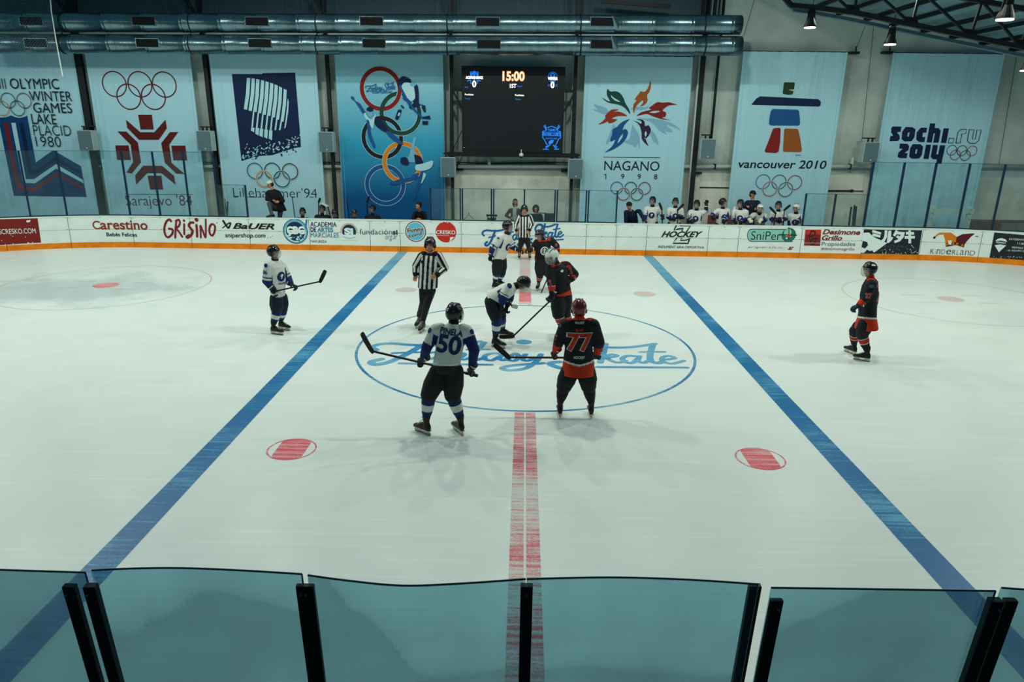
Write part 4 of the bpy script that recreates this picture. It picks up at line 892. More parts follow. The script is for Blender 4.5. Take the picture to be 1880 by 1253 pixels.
def bn_van(a):
    f = lambda q: [(1300+x/4.177, 80+y/4.177) for x, y in q]
    a.poly(BOLV, f([(585, 297), (658, 298), (665, 304), (658, 352), (612, 354), (655, 366), (647, 390), (620, 394), (576, 388), (571, 380), (580, 302)]), 2)
    a.poly(BNAVY, f([(333, 466), (372, 420), (400, 405), (700, 420), (845, 428), (864, 445), (862, 475), (848, 484), (340, 471)]), 2)
    a.poly(BMID, f([(490, 505), (505, 502), (685, 507), (698, 520), (705, 600), (702, 625), (690, 631), (480, 629), (466, 618), (470, 570), (480, 520)]), 2)
    a.poly(BRED, f([(505, 650), (545, 646), (556, 655), (552, 760), (540, 830), (520, 841), (445, 836), (432, 826), (470, 730), (495, 660)]), 2)
    a.poly(BAMB, f([(590, 652), (680, 654), (692, 665), (708, 740), (719, 822), (710, 833), (585, 832), (573, 824), (578, 740), (582, 660)]), 2)
    a.text(BBLK, 'TM/MC', (1459, 286.5), (1470.5, 287), 2.8, 2, .0); a.text(BBLK, 'vancouver 2010', (1354.5, 308.5), (1516, 310.5), 15.5, 2, .012, .12)
    for i, (x, y, c) in enumerate(((1400.6, 333.8, BMID), (1430, 334.6, BBLK), (1458.6, 335.4, BRED), (1413, 347.2, BRST), (1442, 348, BGRN))): a.ring(BWH, x, y, 12.8, 3, 5+2*i); a.ring(c, x, y, 12.8, 1.5, 6+2*i)
banner('white cloth banner with stacked coloured stone figure', 1365, 1557, 94, bn_van, CL1)
def bn_soc(a):
    f = lambda q: [(1620+x/9.4, 210+y/9.4) for x, y in q]
    for q, h in (([(165, 215), (200, 210), (328, 212), (310, 305), (250, 308), (295, 370), (298, 420), (270, 460), (122, 465), (135, 375), (185, 370), (148, 310), (150, 245)], None),
              ([(400, 218), (520, 222), (570, 260), (550, 400), (500, 465), (380, 468), (330, 430), (340, 300)], [(440, 315), (470, 315), (455, 385), (425, 385)]),
              ([(660, 230), (770, 232), (755, 318), (700, 318), (685, 390), (738, 395), (722, 482), (630, 478), (582, 440), (590, 310)], None), ([(820, 155), (912, 158), (900, 235), (970, 240), (1005, 280), (968, 490), (875, 488), (905, 330), (880, 330), (850, 488), (760, 485)], None),
              ([(1055, 240), (1145, 243), (1100, 497), (1005, 493)], None), ([(300, 505), (430, 510), (460, 550), (445, 620), (380, 668), (433, 672), (415, 758), (290, 755), (260, 730), (275, 660), (350, 595), (290, 590)], None),
              ([(520, 515), (660, 518), (700, 560), (680, 700), (630, 765), (500, 765), (460, 730), (475, 590)], [(575, 605), (602, 605), (588, 680), (560, 680)]), ([(752, 522), (838, 525), (795, 772), (705, 768)], None), ([(870, 528), (955, 530), (930, 690), (960, 692), (992, 533), (1085, 536), (1015, 855), (925, 852), (940, 778), (870, 775), (830, 735)], None)):
        L_ = [[a.S.to(*p) for p in f(q)]]
        if h: L_.append([a.S.to(*p) for p in f(h)])
        a.loops(BNAVY, L_, 2)
    for q in ([(1150, 415), (1235, 415), (1215, 495), (1135, 495), (1150, 415)], [(1265, 495), (1300, 310), (1350, 262), (1450, 262), (1435, 335), (1370, 335), (1340, 497), (1265, 495)], [(1495, 265), (1580, 265), (1545, 430), (1600, 432), (1630, 268), (1705, 270), (1660, 450), (1600, 505), (1500, 500), (1465, 460), (1495, 265)]):
        a.stroke(BNAVY, f(q), .026, 2, False)
    for i, (x, y, c) in enumerate(((1747, 276, BBLUE), (1765.7, 276.7, BBLK), (1784.2, 277.3, BRST), (1753.2, 284.6, BRST), (1771.8, 285.6, BGRN))): a.ring(c, x, y, 8.9, 1.1, 5+i)
banner('rightmost white cloth banner with heavy navy lettering low down', 1640, 1846, 97, bn_soc, CL1)

# ================================================================== SCOREBOARD
SY = 24.55
SCRM = mat('led_panel_off', (17, 24, 29), .5, noise=.1, scale=120, spec=.3); LEDW = mat('led_white', (255, 248, 240), .5, emit=1.5, noise=0); LEDO = mat('led_orange', (255, 190, 150), .5, emit=1.6, noise=.2, scale=40); LEDB = mat('led_blue', (28, 120, 230), .5, emit=.75, noise=.25, scale=60)
LEDD = mat('led_dark_orange', (240, 110, 50), .5, emit=1.1, noise=.1)
a_, b_ = PY(847.4, 120.7, SY), PY(1038, 123.5, SY); c_ = PY(848.4, 279, SY)
sb = thing('scoreboard', 'large dark video scoreboard showing 15:00 between two steel columns', 'scoreboard', (a_.x, SY, c_.z))
mb = MB(); mb.box((a_.x, SY, c_.z), (b_.x, SY+.22, a_.z)); mb.obj('cabinet', POSTB, sb)
mb = MB(); mb.box((a_.x+.06, SY-.012, c_.z+.05), (b_.x-.06, SY, a_.z-.05)); scr = mb.obj('screen', SCRM, sb)
a = Art(Plane(SY-.012), [], off=.003, step=.001)
for st, A, B, h, m, wt, l in (('15:00', (922, 149.2), (963.5, 149.6), 19, LEDD, .05, 0), ('15:00', (923, 148.4), (962.5, 148.8), 17.4, LEDO, .025, 1), ('1ST', (936, 161.5), (948, 161.7), 7.6, LEDW, .02, 1), ('Paused', (949.5, 159.6), (958, 159.8), 2.8, LEDB, .0, 1), ('ACEMHH LINCE', (855, 144.8), (886, 145.2), 5, LEDW, .03, 3),
                              ('0', (867, 160.2), (874.3, 160.3), 12, LEDW, .03, 3), ('WINTER', (1005.8, 146.8), (1023, 147.2), 5.2, LEDW, .03, 3), ('0', (1010.8, 162), (1017.6, 162.1), 12, LEDW, .03, 3), ('0-0', (853.5, 161.6), (859, 161.7), 2.6, LEDB, .0, 1), ('Penalidades', (853.5, 175), (869.5, 175.3), 3.2, LEDW, .0, 1),
                              ('Tiempo', (853.8, 183.2), (863.8, 183.4), 3.4, LEDB, .0, 1), ('Penalidades', (945.5, 176.2), (962, 176.6), 3.2, LEDW, .0, 1), ('Tiempo', (945.6, 184.2), (955.8, 184.4), 3.2, LEDB, .0, 1), ('TORNEO', (1005.8, 241.4), (1020.2, 241.8), 5, LEDB, .01, 3), ('INTERCLUBES', (997, 249.8), (1028, 250.2), 7.2, LEDB, .03, 3), ('BUENOS AIRES', (1002, 255.8), (1023, 256.2), 3.4, LEDB, .0, 3),
                              ('VS', (1005.5, 158.8), (1009.5, 158.9), 4, LEDB, .0, 1), ('22', (1019, 158.8), (1023.5, 158.9), 4, LEDB, .0, 1)):
    a.text(m, st, A, B, h, l, wt)
a.ring(LEDB, 1014.5, 141.5, 8.4, .9, 1, 0, 180, 24); a.disc(LEDB, 1014.5, 139, 4.6, 1.3); a.disc(SCRM, 1014.5, 138, 2.2, 2, 10); a.poly(LEDB, [(1009, 148), (1020, 148), (1017.5, 152), (1011.5, 152)], 1)
for q in ([(864, 137), (863.5, 132.5), (867, 132), (868.5, 135)], [(873, 135), (874.5, 132), (878, 132.5), (877.5, 137)], [(866, 136), (864, 142)], [(876, 136), (877.5, 142)], [(858.5, 149), (861, 147.5), (865, 148), (864, 152), (868, 154)], [(881.5, 149), (879, 147.5), (876, 148), (877, 152), (874, 154)], [(870.8, 132), (870.8, 146)]):
    a.stroke(LEDB, q, .028 if len(q) > 2 else .07, 1, False)
f = lambda q: [(985+x/19.27, 220+y/19.27) for x, y in q]
for q in ([(215, 420), (330, 390), (360, 350), (300, 180), (260, 220), (330, 340)], [(850, 430), (740, 400), (710, 340), (790, 190), (830, 230), (740, 350)], [(215, 420), (215, 640), (270, 680), (330, 820), (400, 920)], [(850, 430), (850, 640), (780, 680), (730, 800), (680, 890)], [(390, 280), (540, 232), (690, 290)],
          [(240, 1045), (420, 1045)], [(630, 1045), (790, 1045)], [(330, 1000), (400, 950), (500, 870)], [(590, 900), (650, 980), (710, 1010)], [(330, 950), (420, 950)], [(640, 915), (720, 955)]): a.stroke(LEDB, f(q), .028, 1, False)
a.poly(LEDB, f([(425, 830), (460, 750), (590, 715), (590, 790), (540, 840), (450, 850)]), 2, True); a.ring(LEDB, 1012.3, 262.8, 5, .5, 1, 250, 40, 20); a.disc(LEDW, 852, 271, .5, 1, 6)
a.mb.obj('display_graphics', a.mats, scr)
fr = MB()
p, q = PY(822, 283, SY+.1), PY(1062, 286, SY+.1); fr.bar(p, q, .16, .14); p, q = PY(828, 290, SY+.1), PY(1000, 288, SY+.1)
for (x0, y0, x1_, y1, w) in ((829, 165, 849, 165, .09), (1037, 167, 1056, 168, .09), (832, 168, 849, 200, .06), (1054, 172, 1037, 203, .06), (829, 281, 848, 240, .03), (829, 98, 829, 288, .11), (1058, 98, 1052, 288, .11)): fr.bar(PY(x0, y0, SY+.12), PY(x1_, y1, SY+.12), w, w, 0, (0, 1, 0))
fr.obj('mounting_frame', POSTB, sb)
p = PY(957, 286, 24.3); dc = thing('dome_camera', 'small white dome camera under the scoreboard', 'camera', p)
mb = MB(); mb.tube([p+Vector((0, 0, .03)), p+Vector((0, 0, .2))], .012, 6); mb.tube([p+Vector((0, 0, -.02)), p+Vector((0, 0, .06)), p+Vector((0, 0, .09))], [.075, .07, .03], 14); mb.obj('housing', DOT, dc, smooth=True)
mb = MB(); mb.ell(p+Vector((0, 0, -.02)), .055, .055, .07); mb.obj('lens_dome', POSTB, dc, smooth=True)
mb = MB(); mb.bar(p+Vector((-.01, 0, .19)), p+Vector((-.01, .33, .05)), .02, .02); mb.obj('arm', COLM, dc)

# ================================================================== ROOF, TRUSS, LAMPS
ROOF = mat('corrugated_roof', (120, 152, 162), .45, metal=.3, noise=.3, scale=3, bump=.6, bscale=5, stretch=(1, .15, 1))
TRM = mat('truss_steel', (22, 30, 36), .6, noise=.15); LMPK = mat('lamp_black', (14, 18, 22), .5); LMPG = mat('lamp_glass', (250, 252, 244), .4, emit=2.5, noise=0); CHN = mat('light_channel', (74, 108, 122), .5, metal=.4)
ra, rb = PY(1446, 2, WY), PY(1880, 92, WY); sl = (rb.z-ra.z)/(rb.x-ra.x)
zr = lambda x: ra.z+sl*(x-ra.x)
mb = MB(); n = 90; xs = [ra.x-1.6+(24-ra.x+1.6)*i/n for i in range(n+1)]; V = []; F = []
for i, x in enumerate(xs):
    dz = .035*math.sin(i*1.9); V += [(x, -3, zr(x)+dz), (x, 25.5, zr(x)+dz)]
for i in range(n): F.append((2*i, 2*i+1, 2*i+3, 2*i+2))
mb.add(V, F); o = mb.obj('ceiling', ROOF, solid=.03); struct(o)
k = 0
for px, py in ((1490, 12), (1537, 21), (1588, 30), (1635, 40), (1692, 52), (1745, 62), (1800, 73), (1855, 84), (1912, 96), (1970, 108)):
    p = PY(px, py, WY); mb = MB(); mb.box((p.x-.04, 3, zr(p.x)-.15), (p.x+.04, WY-.02, zr(p.x)-.04)); k += 1
    tag(mb.obj('roof_purlin', TRM, base=(p.x, WY, zr(p.x)-.2)), ('first', 'second', 'third', 'fourth', 'fifth', 'sixth', 'seventh', 'eighth', 'ninth', 'tenth')[k-1]+' dark roof purlin counted from the ridge side', 'roof beam', 'dark roof purlins')
TY = 17.
tr = thing('roof_truss', 'dark steel roof truss crossing the upper right corner', 'truss', PY(1880, 100, TY))
lo = [(1425, -18), (1452, 14), (1488, 17), (1567, 27), (1674, 49), (1781, 71), (1873, 90), (2010, 119)]
up = [(1470, -62), (1580, -40), (1690, -18), (1803, 2), (1898, 20), (2030, 47)]
mb = MB(); P_ = [PY(x, y-4, TY) for x, y in lo]
for i in range(len(P_)-1): mb.bar(P_[i], P_[i+1], .09, .10)
mb.obj('lower_chord', TRM, tr)
mb = MB(); Q_ = [PY(x, y, TY) for x, y in up]
for i in range(len(Q_)-1): mb.bar(Q_[i], Q_[i+1], .09, .10)
mb.obj('upper_chord', TRM, tr)
for i in range(3, 7):
    for j in (i-3, i-2):
        if 0 <= j < len(Q_): mb = MB(); mb.bar(P_[i], Q_[j], .05, .05, 0, (0, 1, 0)); mb.obj('web_member', TRM, tr)
    p = P_[i]; mb = MB(); mb.add([p+Vector((-.14, 0, -.02)), p+Vector((.14, 0, -.02)), p+Vector((.1, 0, .14)), p+Vector((-.16, 0, .16))], [(0, 1, 2, 3)]); mb.obj('gusset_plate', TRM, tr, solid=.02)
mb = MB(); C_ = [PY(x, y, TY+.3) for x, y in ((1432, -14), (1458, 19), (1490, 23), (1560, 36), (1640, 53), (1770, 80), (1880, 103), (1960, 121))]
for i in range(len(C_)-1): mb.bar(C_[i], C_[i+1], .12, .07)
tag(mb.obj('cable_channel', CHN, base=C_[0]), 'grey blue cable channel running below the roof truss', 'cable channel')
def hlamp(r, s=1.):
    mb = MB(); mb.tube([(0, 0, .0), (0, 0, .04), (0, 0, .16), (0, 0, .20)], [.21*s, .20*s, .12*s, .10*s], 20); mb.obj('reflector', LMPK, r)
    mb = MB(); mb.tube([(0, 0, -.02), (0, 0, .0)], .19*s, 20); mb.obj('lamp_glass', LMPG, r)
    mb = MB(); mb.box((-.09*s, -.09*s, .2), (.09*s, .09*s, .34)); mb.obj('driver_box', LMPK, r, bevel=.01)
    mb = MB(); mb.tube([(-.14*s, 0, .1), (-.10*s, 0, .34), (0, 0, .42), (.10*s, 0, .34), (.14*s, 0, .1)], .015, 6); mb.tube([(0, 0, .4), (.02, 0, .62)], .014, 6); mb.obj('hook', LMPK, r)
L0 = thing('high_bay_lamp', 'leftmost black high bay lamp hanging from the truss', 'lamp', (0, 0, 0), 'black high bay lamps'); hlamp(L0, .64)
for i, (px, py, Y, lab) in enumerate(((1487, 50, TY, 'leftmost black high bay lamp hanging from the truss'), (1634, 81, TY, 'black high bay lamp above the rightmost banner corner'), (1845, 35, 12., 'nearest black high bay lamp at the upper right'), (1884, 129, TY+.5, 'black high bay lamp cut by the right edge'))):
    p = PY(px, py, Y)
    if i == 0: L0.location = p
    else: dup(L0, p, lab)

# ================================================================== BEHIND THE BOARDS
WPLY = mat('frame_white', (206, 222, 214), .6, noise=.06); BRW = mat('brown_mat', (110, 66, 56), .8, noise=.2); BRW2 = mat('grey_brown_mat', (120, 118, 108), .8, noise=.2)
gy = 23.6
p1, p2 = PY(1713, 378, gy), PY(1781, 383, gy); zt = p1.z
gf = thing('goal_frame', 'white timber goal frame standing behind the boards at right', 'frame', ((p1.x+p2.x)/2, gy, -.03))
for x in (p1.x, p2.x): mb = MB(); mb.box((x-.07, gy-.05, -.03), (x+.07, gy+.05, zt)); mb.obj('upright', WPLY, gf, bevel=.006)
mb = MB(); mb.box((p1.x-.10, gy-.065, zt-.24), (p2.x+.12, gy+.04, zt-.06)); mb.obj('crossbar', WPLY, gf)
mb = MB()
for x in (p1.x, p2.x):
    for z in (zt-.1, zt-.25, zt-.42): mb.ell((x, gy-.062, z), .014, .01, .014, nu=8, nv=4)
mb.obj('screws', POSTB, gf)
a, b = PY(1782, 405, 24.2), PY(1990, 418, 24.2); mb = MB(); mb.box((a.x, 24.1, -.03), (b.x, 24.5, a.z)); tag(mb.obj('folded_mat', BRW, base=(a.x, 24.3, -.03)), 'reddish brown padded mat behind the right boards', 'mat')
mb = MB(); mb.box((a.x+1.0, 24.08, a.z-.30), (b.x, 24.1, a.z-.05)); tag(mb.obj('grey_strip', BRW2, base=(a.x+1, 24.1, a.z-.3)), 'grey strip lying along the brown mat', 'strip')
mb = MB()
for i, (x0, y0, x1_) in enumerate(((1563, 380, 1559), (1569, 377, 1567), (1572, 379, 1571))):
    t, b = PY(x0, y0, 24.9), PY(x1_, 415, 24.8); mb = MB(); mb.bar(Vector((b.x, b.y, -.03)), t, .05, .05); tag(mb.obj('leaning_stick', POSTB, base=(b.x, b.y, -.03)), ('left', 'middle', 'right')[i]+' one of three dark sticks leaning on the wall right of the stone figure banner', 'stick', 'dark sticks on the wall')
for i, (x0, y0, x1_) in enumerate(((403, 359, 405), (408, 362, 411), (413, 366, 417), (418, 370, 410))):
    t, b = PY(x0, y0, 24.6), PY(x1_, 400, 24.2); mb = MB(); mb.bar(Vector((b.x, b.y, -.03)), t, .035, .05); tag(mb.obj('leaning_stick', POSTB, base=(b.x, b.y, -.03)), ('leftmost', 'second', 'third', 'rightmost')[i]+' of the four dark sticks beside the left wall column', 'stick', 'dark sticks at the left column')
# benches
BEN = mat('bench_grey', (70, 84, 92), .7, noise=.1)
for (x0, x1_, lab, c) in ((530, 735, 'long grey team bench behind the left opening', BEN), (1300, 1478, 'long grey team bench behind the white players', BEN)):
    a, b = PY(x0, 400, 24.1), PY(x1_, 400, 24.1); r = thing('bench', lab, 'bench', ((a.x+b.x)/2, 24.1, -.03))
    mb = MB(); mb.box((a.x, 23.95, .40), (b.x, 24.3, .45)); mb.obj('seat', c, r)
    for x in (a.x+.2, b.x-.2): mb = MB(); mb.box((x-.03, 24.0, -.03), (x+.03, 24.25, .40)); mb.obj('leg', c, r)
a, b = PY(1300, 402, 24.55), PY(1385, 402, 24.55); mb = MB(); mb.box((a.x, 24.5, -.03), (b.x, 24.6, PY(1310, 395, 24.55).z)); tag(mb.obj('brown_panel', BRW, base=(a.x, 24.5, -.03)), 'brown low panel behind the white bench players', 'panel')
# stack chairs / small items by the scoreboard
for px, w, lab in ((861, 12, 'small pale hanger rack behind the glass left of the woman'), (903, 14, 'dark folded chair behind the glass beside twin posts'), (1010, 14, 'black case behind the glass right of the hooded person')):
    p = PY(px, 396, 24.3); hw = w/100.
    mb = MB(); mb.box((p.x-hw, 24.2, p.z-.45), (p.x+hw, 24.5, p.z+(.02 if px != 1010 else .10)), 0)
    if px == 861:
        mb = MB(); mb.tube([(p.x-.16, 24.3, p.z-.12), (p.x, 24.3, p.z+.03), (p.x+.16, 24.3, p.z-.12)], .012, 6); mb.tube([(p.x, 24.3, p.z+.03), (p.x, 24.3, p.z+.10)], .01, 6); mb.tube([(p.x-.16, 24.3, p.z-.12), (p.x-.18, 24.3, -.03)], .012, 6); mb.tube([(p.x+.16, 24.3, p.z-.12), (p.x+.18, 24.3, -.03)], .012, 6)
    else:
        mb = MB()
        if px == 1010: mb.box((p.x-hw-.05, 24.2, p.z-.5), (p.x+hw, 24.5, p.z+.06)); mb.tube([(p.x-hw-.3, 24.3, p.z+.08), (p.x-hw, 24.3, p.z+.08)], .02, 6); mb.box((p.x-hw-.05, 24.25, -.03), (p.x-hw, 24.3, p.z-.4)); mb.box((p.x+hw-.05, 24.25, -.03), (p.x+hw, 24.3, p.z-.4))
        else:
            mb.box((p.x-hw-.05, 24.2, p.z-.02), (p.x+hw+.05, 24.22, p.z+.05)); mb.box((p.x-hw, 24.2, p.z-.42), (p.x+hw, 24.5, p.z-.38)); mb.bar((p.x-hw, 24.2, p.z+.05), (p.x-hw, 24.2, -.03), .03, .03); mb.bar((p.x+hw, 24.2, p.z+.05), (p.x+hw, 24.2, -.03), .03, .03)
            mb.box((p.x-hw, 24.19, p.z-.35), (p.x+hw, 24.21, p.z-.06))
    tag(mb.obj({861: 'hanger_rack', 903: 'folding_chair', 1010: 'equipment_case'}[px], POSTB if px != 861 else BRW, base=(p.x, 24.3, -.03)), lab, {861: 'rack', 903: 'chair', 1010: 'case'}[px])
# netting at the upper left with its white rope
NETM = bpy.data.materials.new('net_mesh'); NETM.use_nodes = True; nt = NETM.node_tree; N = nt.nodes; L = nt.links; b = N['Principled BSDF']; b.inputs['Base Color'].default_value = (.10, .2, .24, 1)
tc = N.new('ShaderNodeTexCoord'); ws = []
for rot in (45, -45):
    mp = N.new('ShaderNodeMapping'); mp.inputs['Rotation'].default_value = (0, math.radians(rot), 0); L.new(tc.outputs['Object'], mp.inputs[0])
    w = N.new('ShaderNodeTexWave'); w.bands_direction = 'X'; w.inputs['Scale'].default_value = 7.5; L.new(mp.outputs[0], w.inputs[0])
    r = N.new('ShaderNodeMath'); r.operation = 'GREATER_THAN'; r.inputs[1].default_value = .93; L.new(w.outputs[1], r.inputs[0]); ws.append(r)
mx = N.new('ShaderNodeMath'); mx.operation = 'MAXIMUM'; L.new(ws[0].outputs[0], mx.inputs[0]); L.new(ws[1].outputs[0], mx.inputs[1])
m5 = N.new('ShaderNodeMath'); m5.operation = 'MULTIPLY'; m5.inputs[1].default_value = .38; L.new(mx.outputs[0], m5.inputs[0]); L.new(m5.outputs[0], b.inputs['Alpha'])
NY = 15.
nr = thing('safety_net', 'fine mesh safety net hanging at the upper left', 'net', PY(112, 140, NY))
e = [PY(x, y, NY) for x, y in ((90, -30), (94, 20), (103, 75), (115, 140))]; le = [PY(x, y, NY) for x, y in ((-120, -30), (-120, 20), (-120, 75), (-120, 140))]
mb = MB(); mb.add(e+le, [(i, i+1, i+5, i+4) for i in range(3)]); mb.obj('mesh', NETM, nr)
ROPE = mat('rope_white', (200, 215, 210), .8); mb = MB(); mb.tube(e, .010, 6); mb.obj('rope', ROPE, nr)
# ================================================================== PEOPLE
SKIN = mat('skin', (188, 128, 104), .55, noise=.08, scale=30); LIP = mat('lips', (150, 78, 70), .5, noise=.03); EYE = mat('eyes_brows', (30, 22, 22), .4, noise=.05); SKIN2 = mat('skin_pale', (206, 160, 140), .55, noise=.08, scale=30)
HAIR = mat('dark_hair', (22, 16, 14), .6, noise=.3, scale=60); HAIRB = mat('brown_hair', (52, 34, 24), .6, noise=.3, scale=60)
JW = mat('jersey_white', (212, 216, 208), .8, noise=.05, scale=8, bump=.35, bscale=14); JN = mat('jersey_navy', (16, 38, 92), .8, noise=.10, scale=8, bump=.35, bscale=14); JB = mat('jersey_black', (20, 22, 28), .8, noise=.15, scale=8, bump=.35, bscale=14)
JO = mat('jersey_orange_red', (182, 44, 20), .8, noise=.08, scale=8, bump=.3, bscale=14); JK = mat('stripe_black', (14, 15, 18), .8, noise=.1, scale=8)
PB = mat('pants_black', (18, 22, 26), .75, noise=.2, scale=10, bump=.5, bscale=16); PN = mat('pants_navy', (14, 26, 44), .75, noise=.2, scale=10, bump=.5, bscale=16)
HB = mat('helmet_black', (12, 14, 17), .28, noise=.1, coat=.4); HWm = mat('helmet_white', (222, 226, 218), .3, noise=.04, coat=.4); HR = mat('helmet_red', (104, 18, 22), .3, noise=.08, coat=.5)
WIRE = mat('cage_wire', (190, 200, 200), .35, metal=.7); GB = mat('glove_black', (16, 18, 22), .6, noise=.2, scale=30, bump=.3); GN = mat('glove_navy', (14, 28, 52), .6, noise=.15, scale=30); GC = mat('glove_cream', (214, 208, 186), .6, noise=.08, scale=30)
BOOT = mat('boot_black', (18, 18, 20), .45, noise=.2, scale=20); BOOTB = mat('boot_brown', (44, 26, 24), .45, noise=.2, scale=20); LACE = mat('laces', (205, 200, 184), .7); HOLD = mat('blade_holder', (196, 196, 184), .5); STEEL = mat('blade_steel', (120, 96, 80), .3, metal=.8)
STK = mat('stick_black', (14, 15, 17), .4, noise=.1); TAPEW = mat('stick_tape_white', (206, 212, 208), .7); STKR = mat('stick_red', (170, 40, 34), .4)
COAT = mat('brown_coat', (92, 66, 58), .85, noise=.15); SCARF = mat('grey_scarf', (160, 172, 172), .85); NAVYC = mat('navy_jacket', (16, 34, 60), .8, noise=.12); BLKC = mat('black_sweater', (20, 20, 24), .85, noise=.15); JEANS = mat('grey_trousers', (62, 68, 76), .8, noise=.15)
CAPW = mat('cap_white', (214, 214, 206), .8); CAPN = mat('cap_navy', (12, 24, 44), .8)

def vmat(name, bump=1.):
    m = mat(name, (255, 255, 255), .8, noise=.06, scale=8, bump=bump, bscale=7); nt = m.node_tree; N = nt.nodes; L = nt.links
    if 'vc' not in N:
        b = N['Principled BSDF']; src = b.inputs['Base Color'].links[0].from_socket
        at = N.new('ShaderNodeAttribute'); at.name = 'vc'; at.attribute_name = 'dye'; x = N.new('ShaderNodeMix'); x.data_type = 'RGBA'; x.blend_type = 'MULTIPLY'; x.inputs[0].default_value = 1
        L.new(src, x.inputs[6]); L.new(at.outputs['Color'], x.inputs[7]); L.new(x.outputs[2], b.inputs['Base Color'])
    return m
DYE = {'jersey_white': (212, 216, 208), 'jersey_navy': (12, 34, 92), 'jersey_black': (18, 21, 27), 'jersey_orange_red': (196, 48, 18), 'stripe_black': (12, 13, 16), 'print_slate': (62, 88, 110), 'navy_jacket': (14, 32, 58), 'black_sweater': (16, 17, 20), 'brown_coat': (84, 58, 50), 'grey_scarf': (160, 172, 172)}
JCLOTH = None
def remesh(mb, voxel, smooth=4):
    me = bpy.data.meshes.new('r'); me.from_pydata(mb.v, [], mb.f)
    bm = bmesh.new(); bm.from_mesh(me); bmesh.ops.remove_doubles(bm, verts=bm.verts, dist=1e-6); bmesh.ops.recalc_face_normals(bm, faces=bm.faces); bm.to_mesh(me); bm.free()
    o = bpy.data.objects.new('r', me); COL.objects.link(o)
    m = o.modifiers.new('r', 'REMESH'); m.mode = 'VOXEL'; m.voxel_size = voxel
    if smooth: s = o.modifiers.new('s', 'SMOOTH'); s.factor = .5; s.iterations = smooth
    dg = bpy.context.evaluated_depsgraph_get(); e = o.evaluated_get(dg).to_mesh()
    n = len(e.vertices); V = np.zeros(n*3); e.vertices.foreach_get('co', V); V = V.reshape(-1, 3)
    F = [tuple(p.vertices) for p in e.polygons]
    o.evaluated_get(dg).to_mesh_clear(); bpy.data.objects.remove(o); bpy.data.meshes.remove(me)
    out = MB(); out.v = [tuple(v) for v in V]; out.f = F; out.m = [0]*len(F)
    return out
def centers(mb):
    V = np.array(mb.v); return np.array([V[list(f)].mean(0) for f in mb.f])
def seg_t(C, p, q):
    p = np.array(p); q = np.array(q); d = q-p; t = np.clip(((C-p)@d)/(d@d), 0, 1); return t, np.linalg.norm(C-(p+t[:, None]*d), axis=1)
def limb(mb, pts, rad, n=12, sph=True):
    pts = [Vector(p) for p in pts]
    for i in range(len(pts)-1):
        mb.tube([pts[i], pts[i+1]], [rad[i], rad[i+1]], n)
    if sph:
        for p, r in zip(pts, rad): mb.ell(p, r, r, r, nu=n, nv=8)
def oval_loft(mb, secs, n=20):       # secs: (center, lateral unit, front unit, half width, half depth)
    mb.rings([[Vector(c)+l*(math.cos(a)*w)+f*(math.sin(a)*d) for a in (2*math.pi*k/n for k in range(n))] for c, l, f, w, d in secs])
def dirv(deg, pitch=0.):
    a = math.radians(deg); b = math.radians(pitch); return Vector((math.sin(a)*math.cos(b), math.cos(a)*math.cos(b), math.sin(b)))
def hand(mb, w, d, n, th, s, glove, curl=1.):
    """palm with four unequal fingers and a side thumb; d along the forearm, n the side the fingers curl to, th thumb side"""
    d = d.normalized(); n = (n-d*n.dot(d)).normalized(); th = (th-d*th.dot(d)-n*th.dot(n))
    th = th.normalized() if th.length > .05 else d.cross(n)
    k = 1.28 if glove else 1.; rr = (.0165 if glove else .0092)*s
    L = .085*s*k
    mb.rings([[w+d*(L*t)+th*(math.cos(a)*W*s*k)+n*(math.sin(a)*T*s*k) for a in (2*math.pi*i/10 for i in range(10))] for t, W, T in ((-.1, .028, .022), (.3, .038, .020), (.75, .044, .018), (1.02, .042, .014))])
    for j, (o, ln) in enumerate(((.033, .88), (.011, 1.), (-.011, .95), (-.033, .75))):
        p = w+d*L*.96+th*(o*s*k); pts = [p-d*.02*s]; ang = 0
        pts.append(p)
        for sl, a in ((.042, 38), (.030, 55), (.022, 42)):
            ang += math.radians(a*curl+j*3); p = p+(d*math.cos(ang)+n*math.sin(ang))*(sl*s*ln*k); pts.append(p)
        limb(mb, pts, [rr*1.05, rr*1.05, rr, rr*.93, rr*.8], 8)
    p = w+d*L*.22+th*(.032*s*k); a = (d*.62+th*.72+n*.25).normalized(); b = (d*.75+th*.15+n*.75*curl+d*.1).normalized()
    limb(mb, [w+d*L*.2+th*.012*s, p, p+a*.034*s*k, p+a*.034*s*k+b*.028*s*k], [rr*1.25, rr*1.2, rr*1.1, rr*.85], 8)
    if glove:   # flared cuff
        mb.rings([[w+d*(z*s)+th*(math.cos(a)*r*s)+n*(math.sin(a)*r*.85*s) for a in (2*math.pi*i/14 for i in range(14))] for z, r in ((-.085, .068), (-.04, .062), (.01, .05), (.03, .046))])
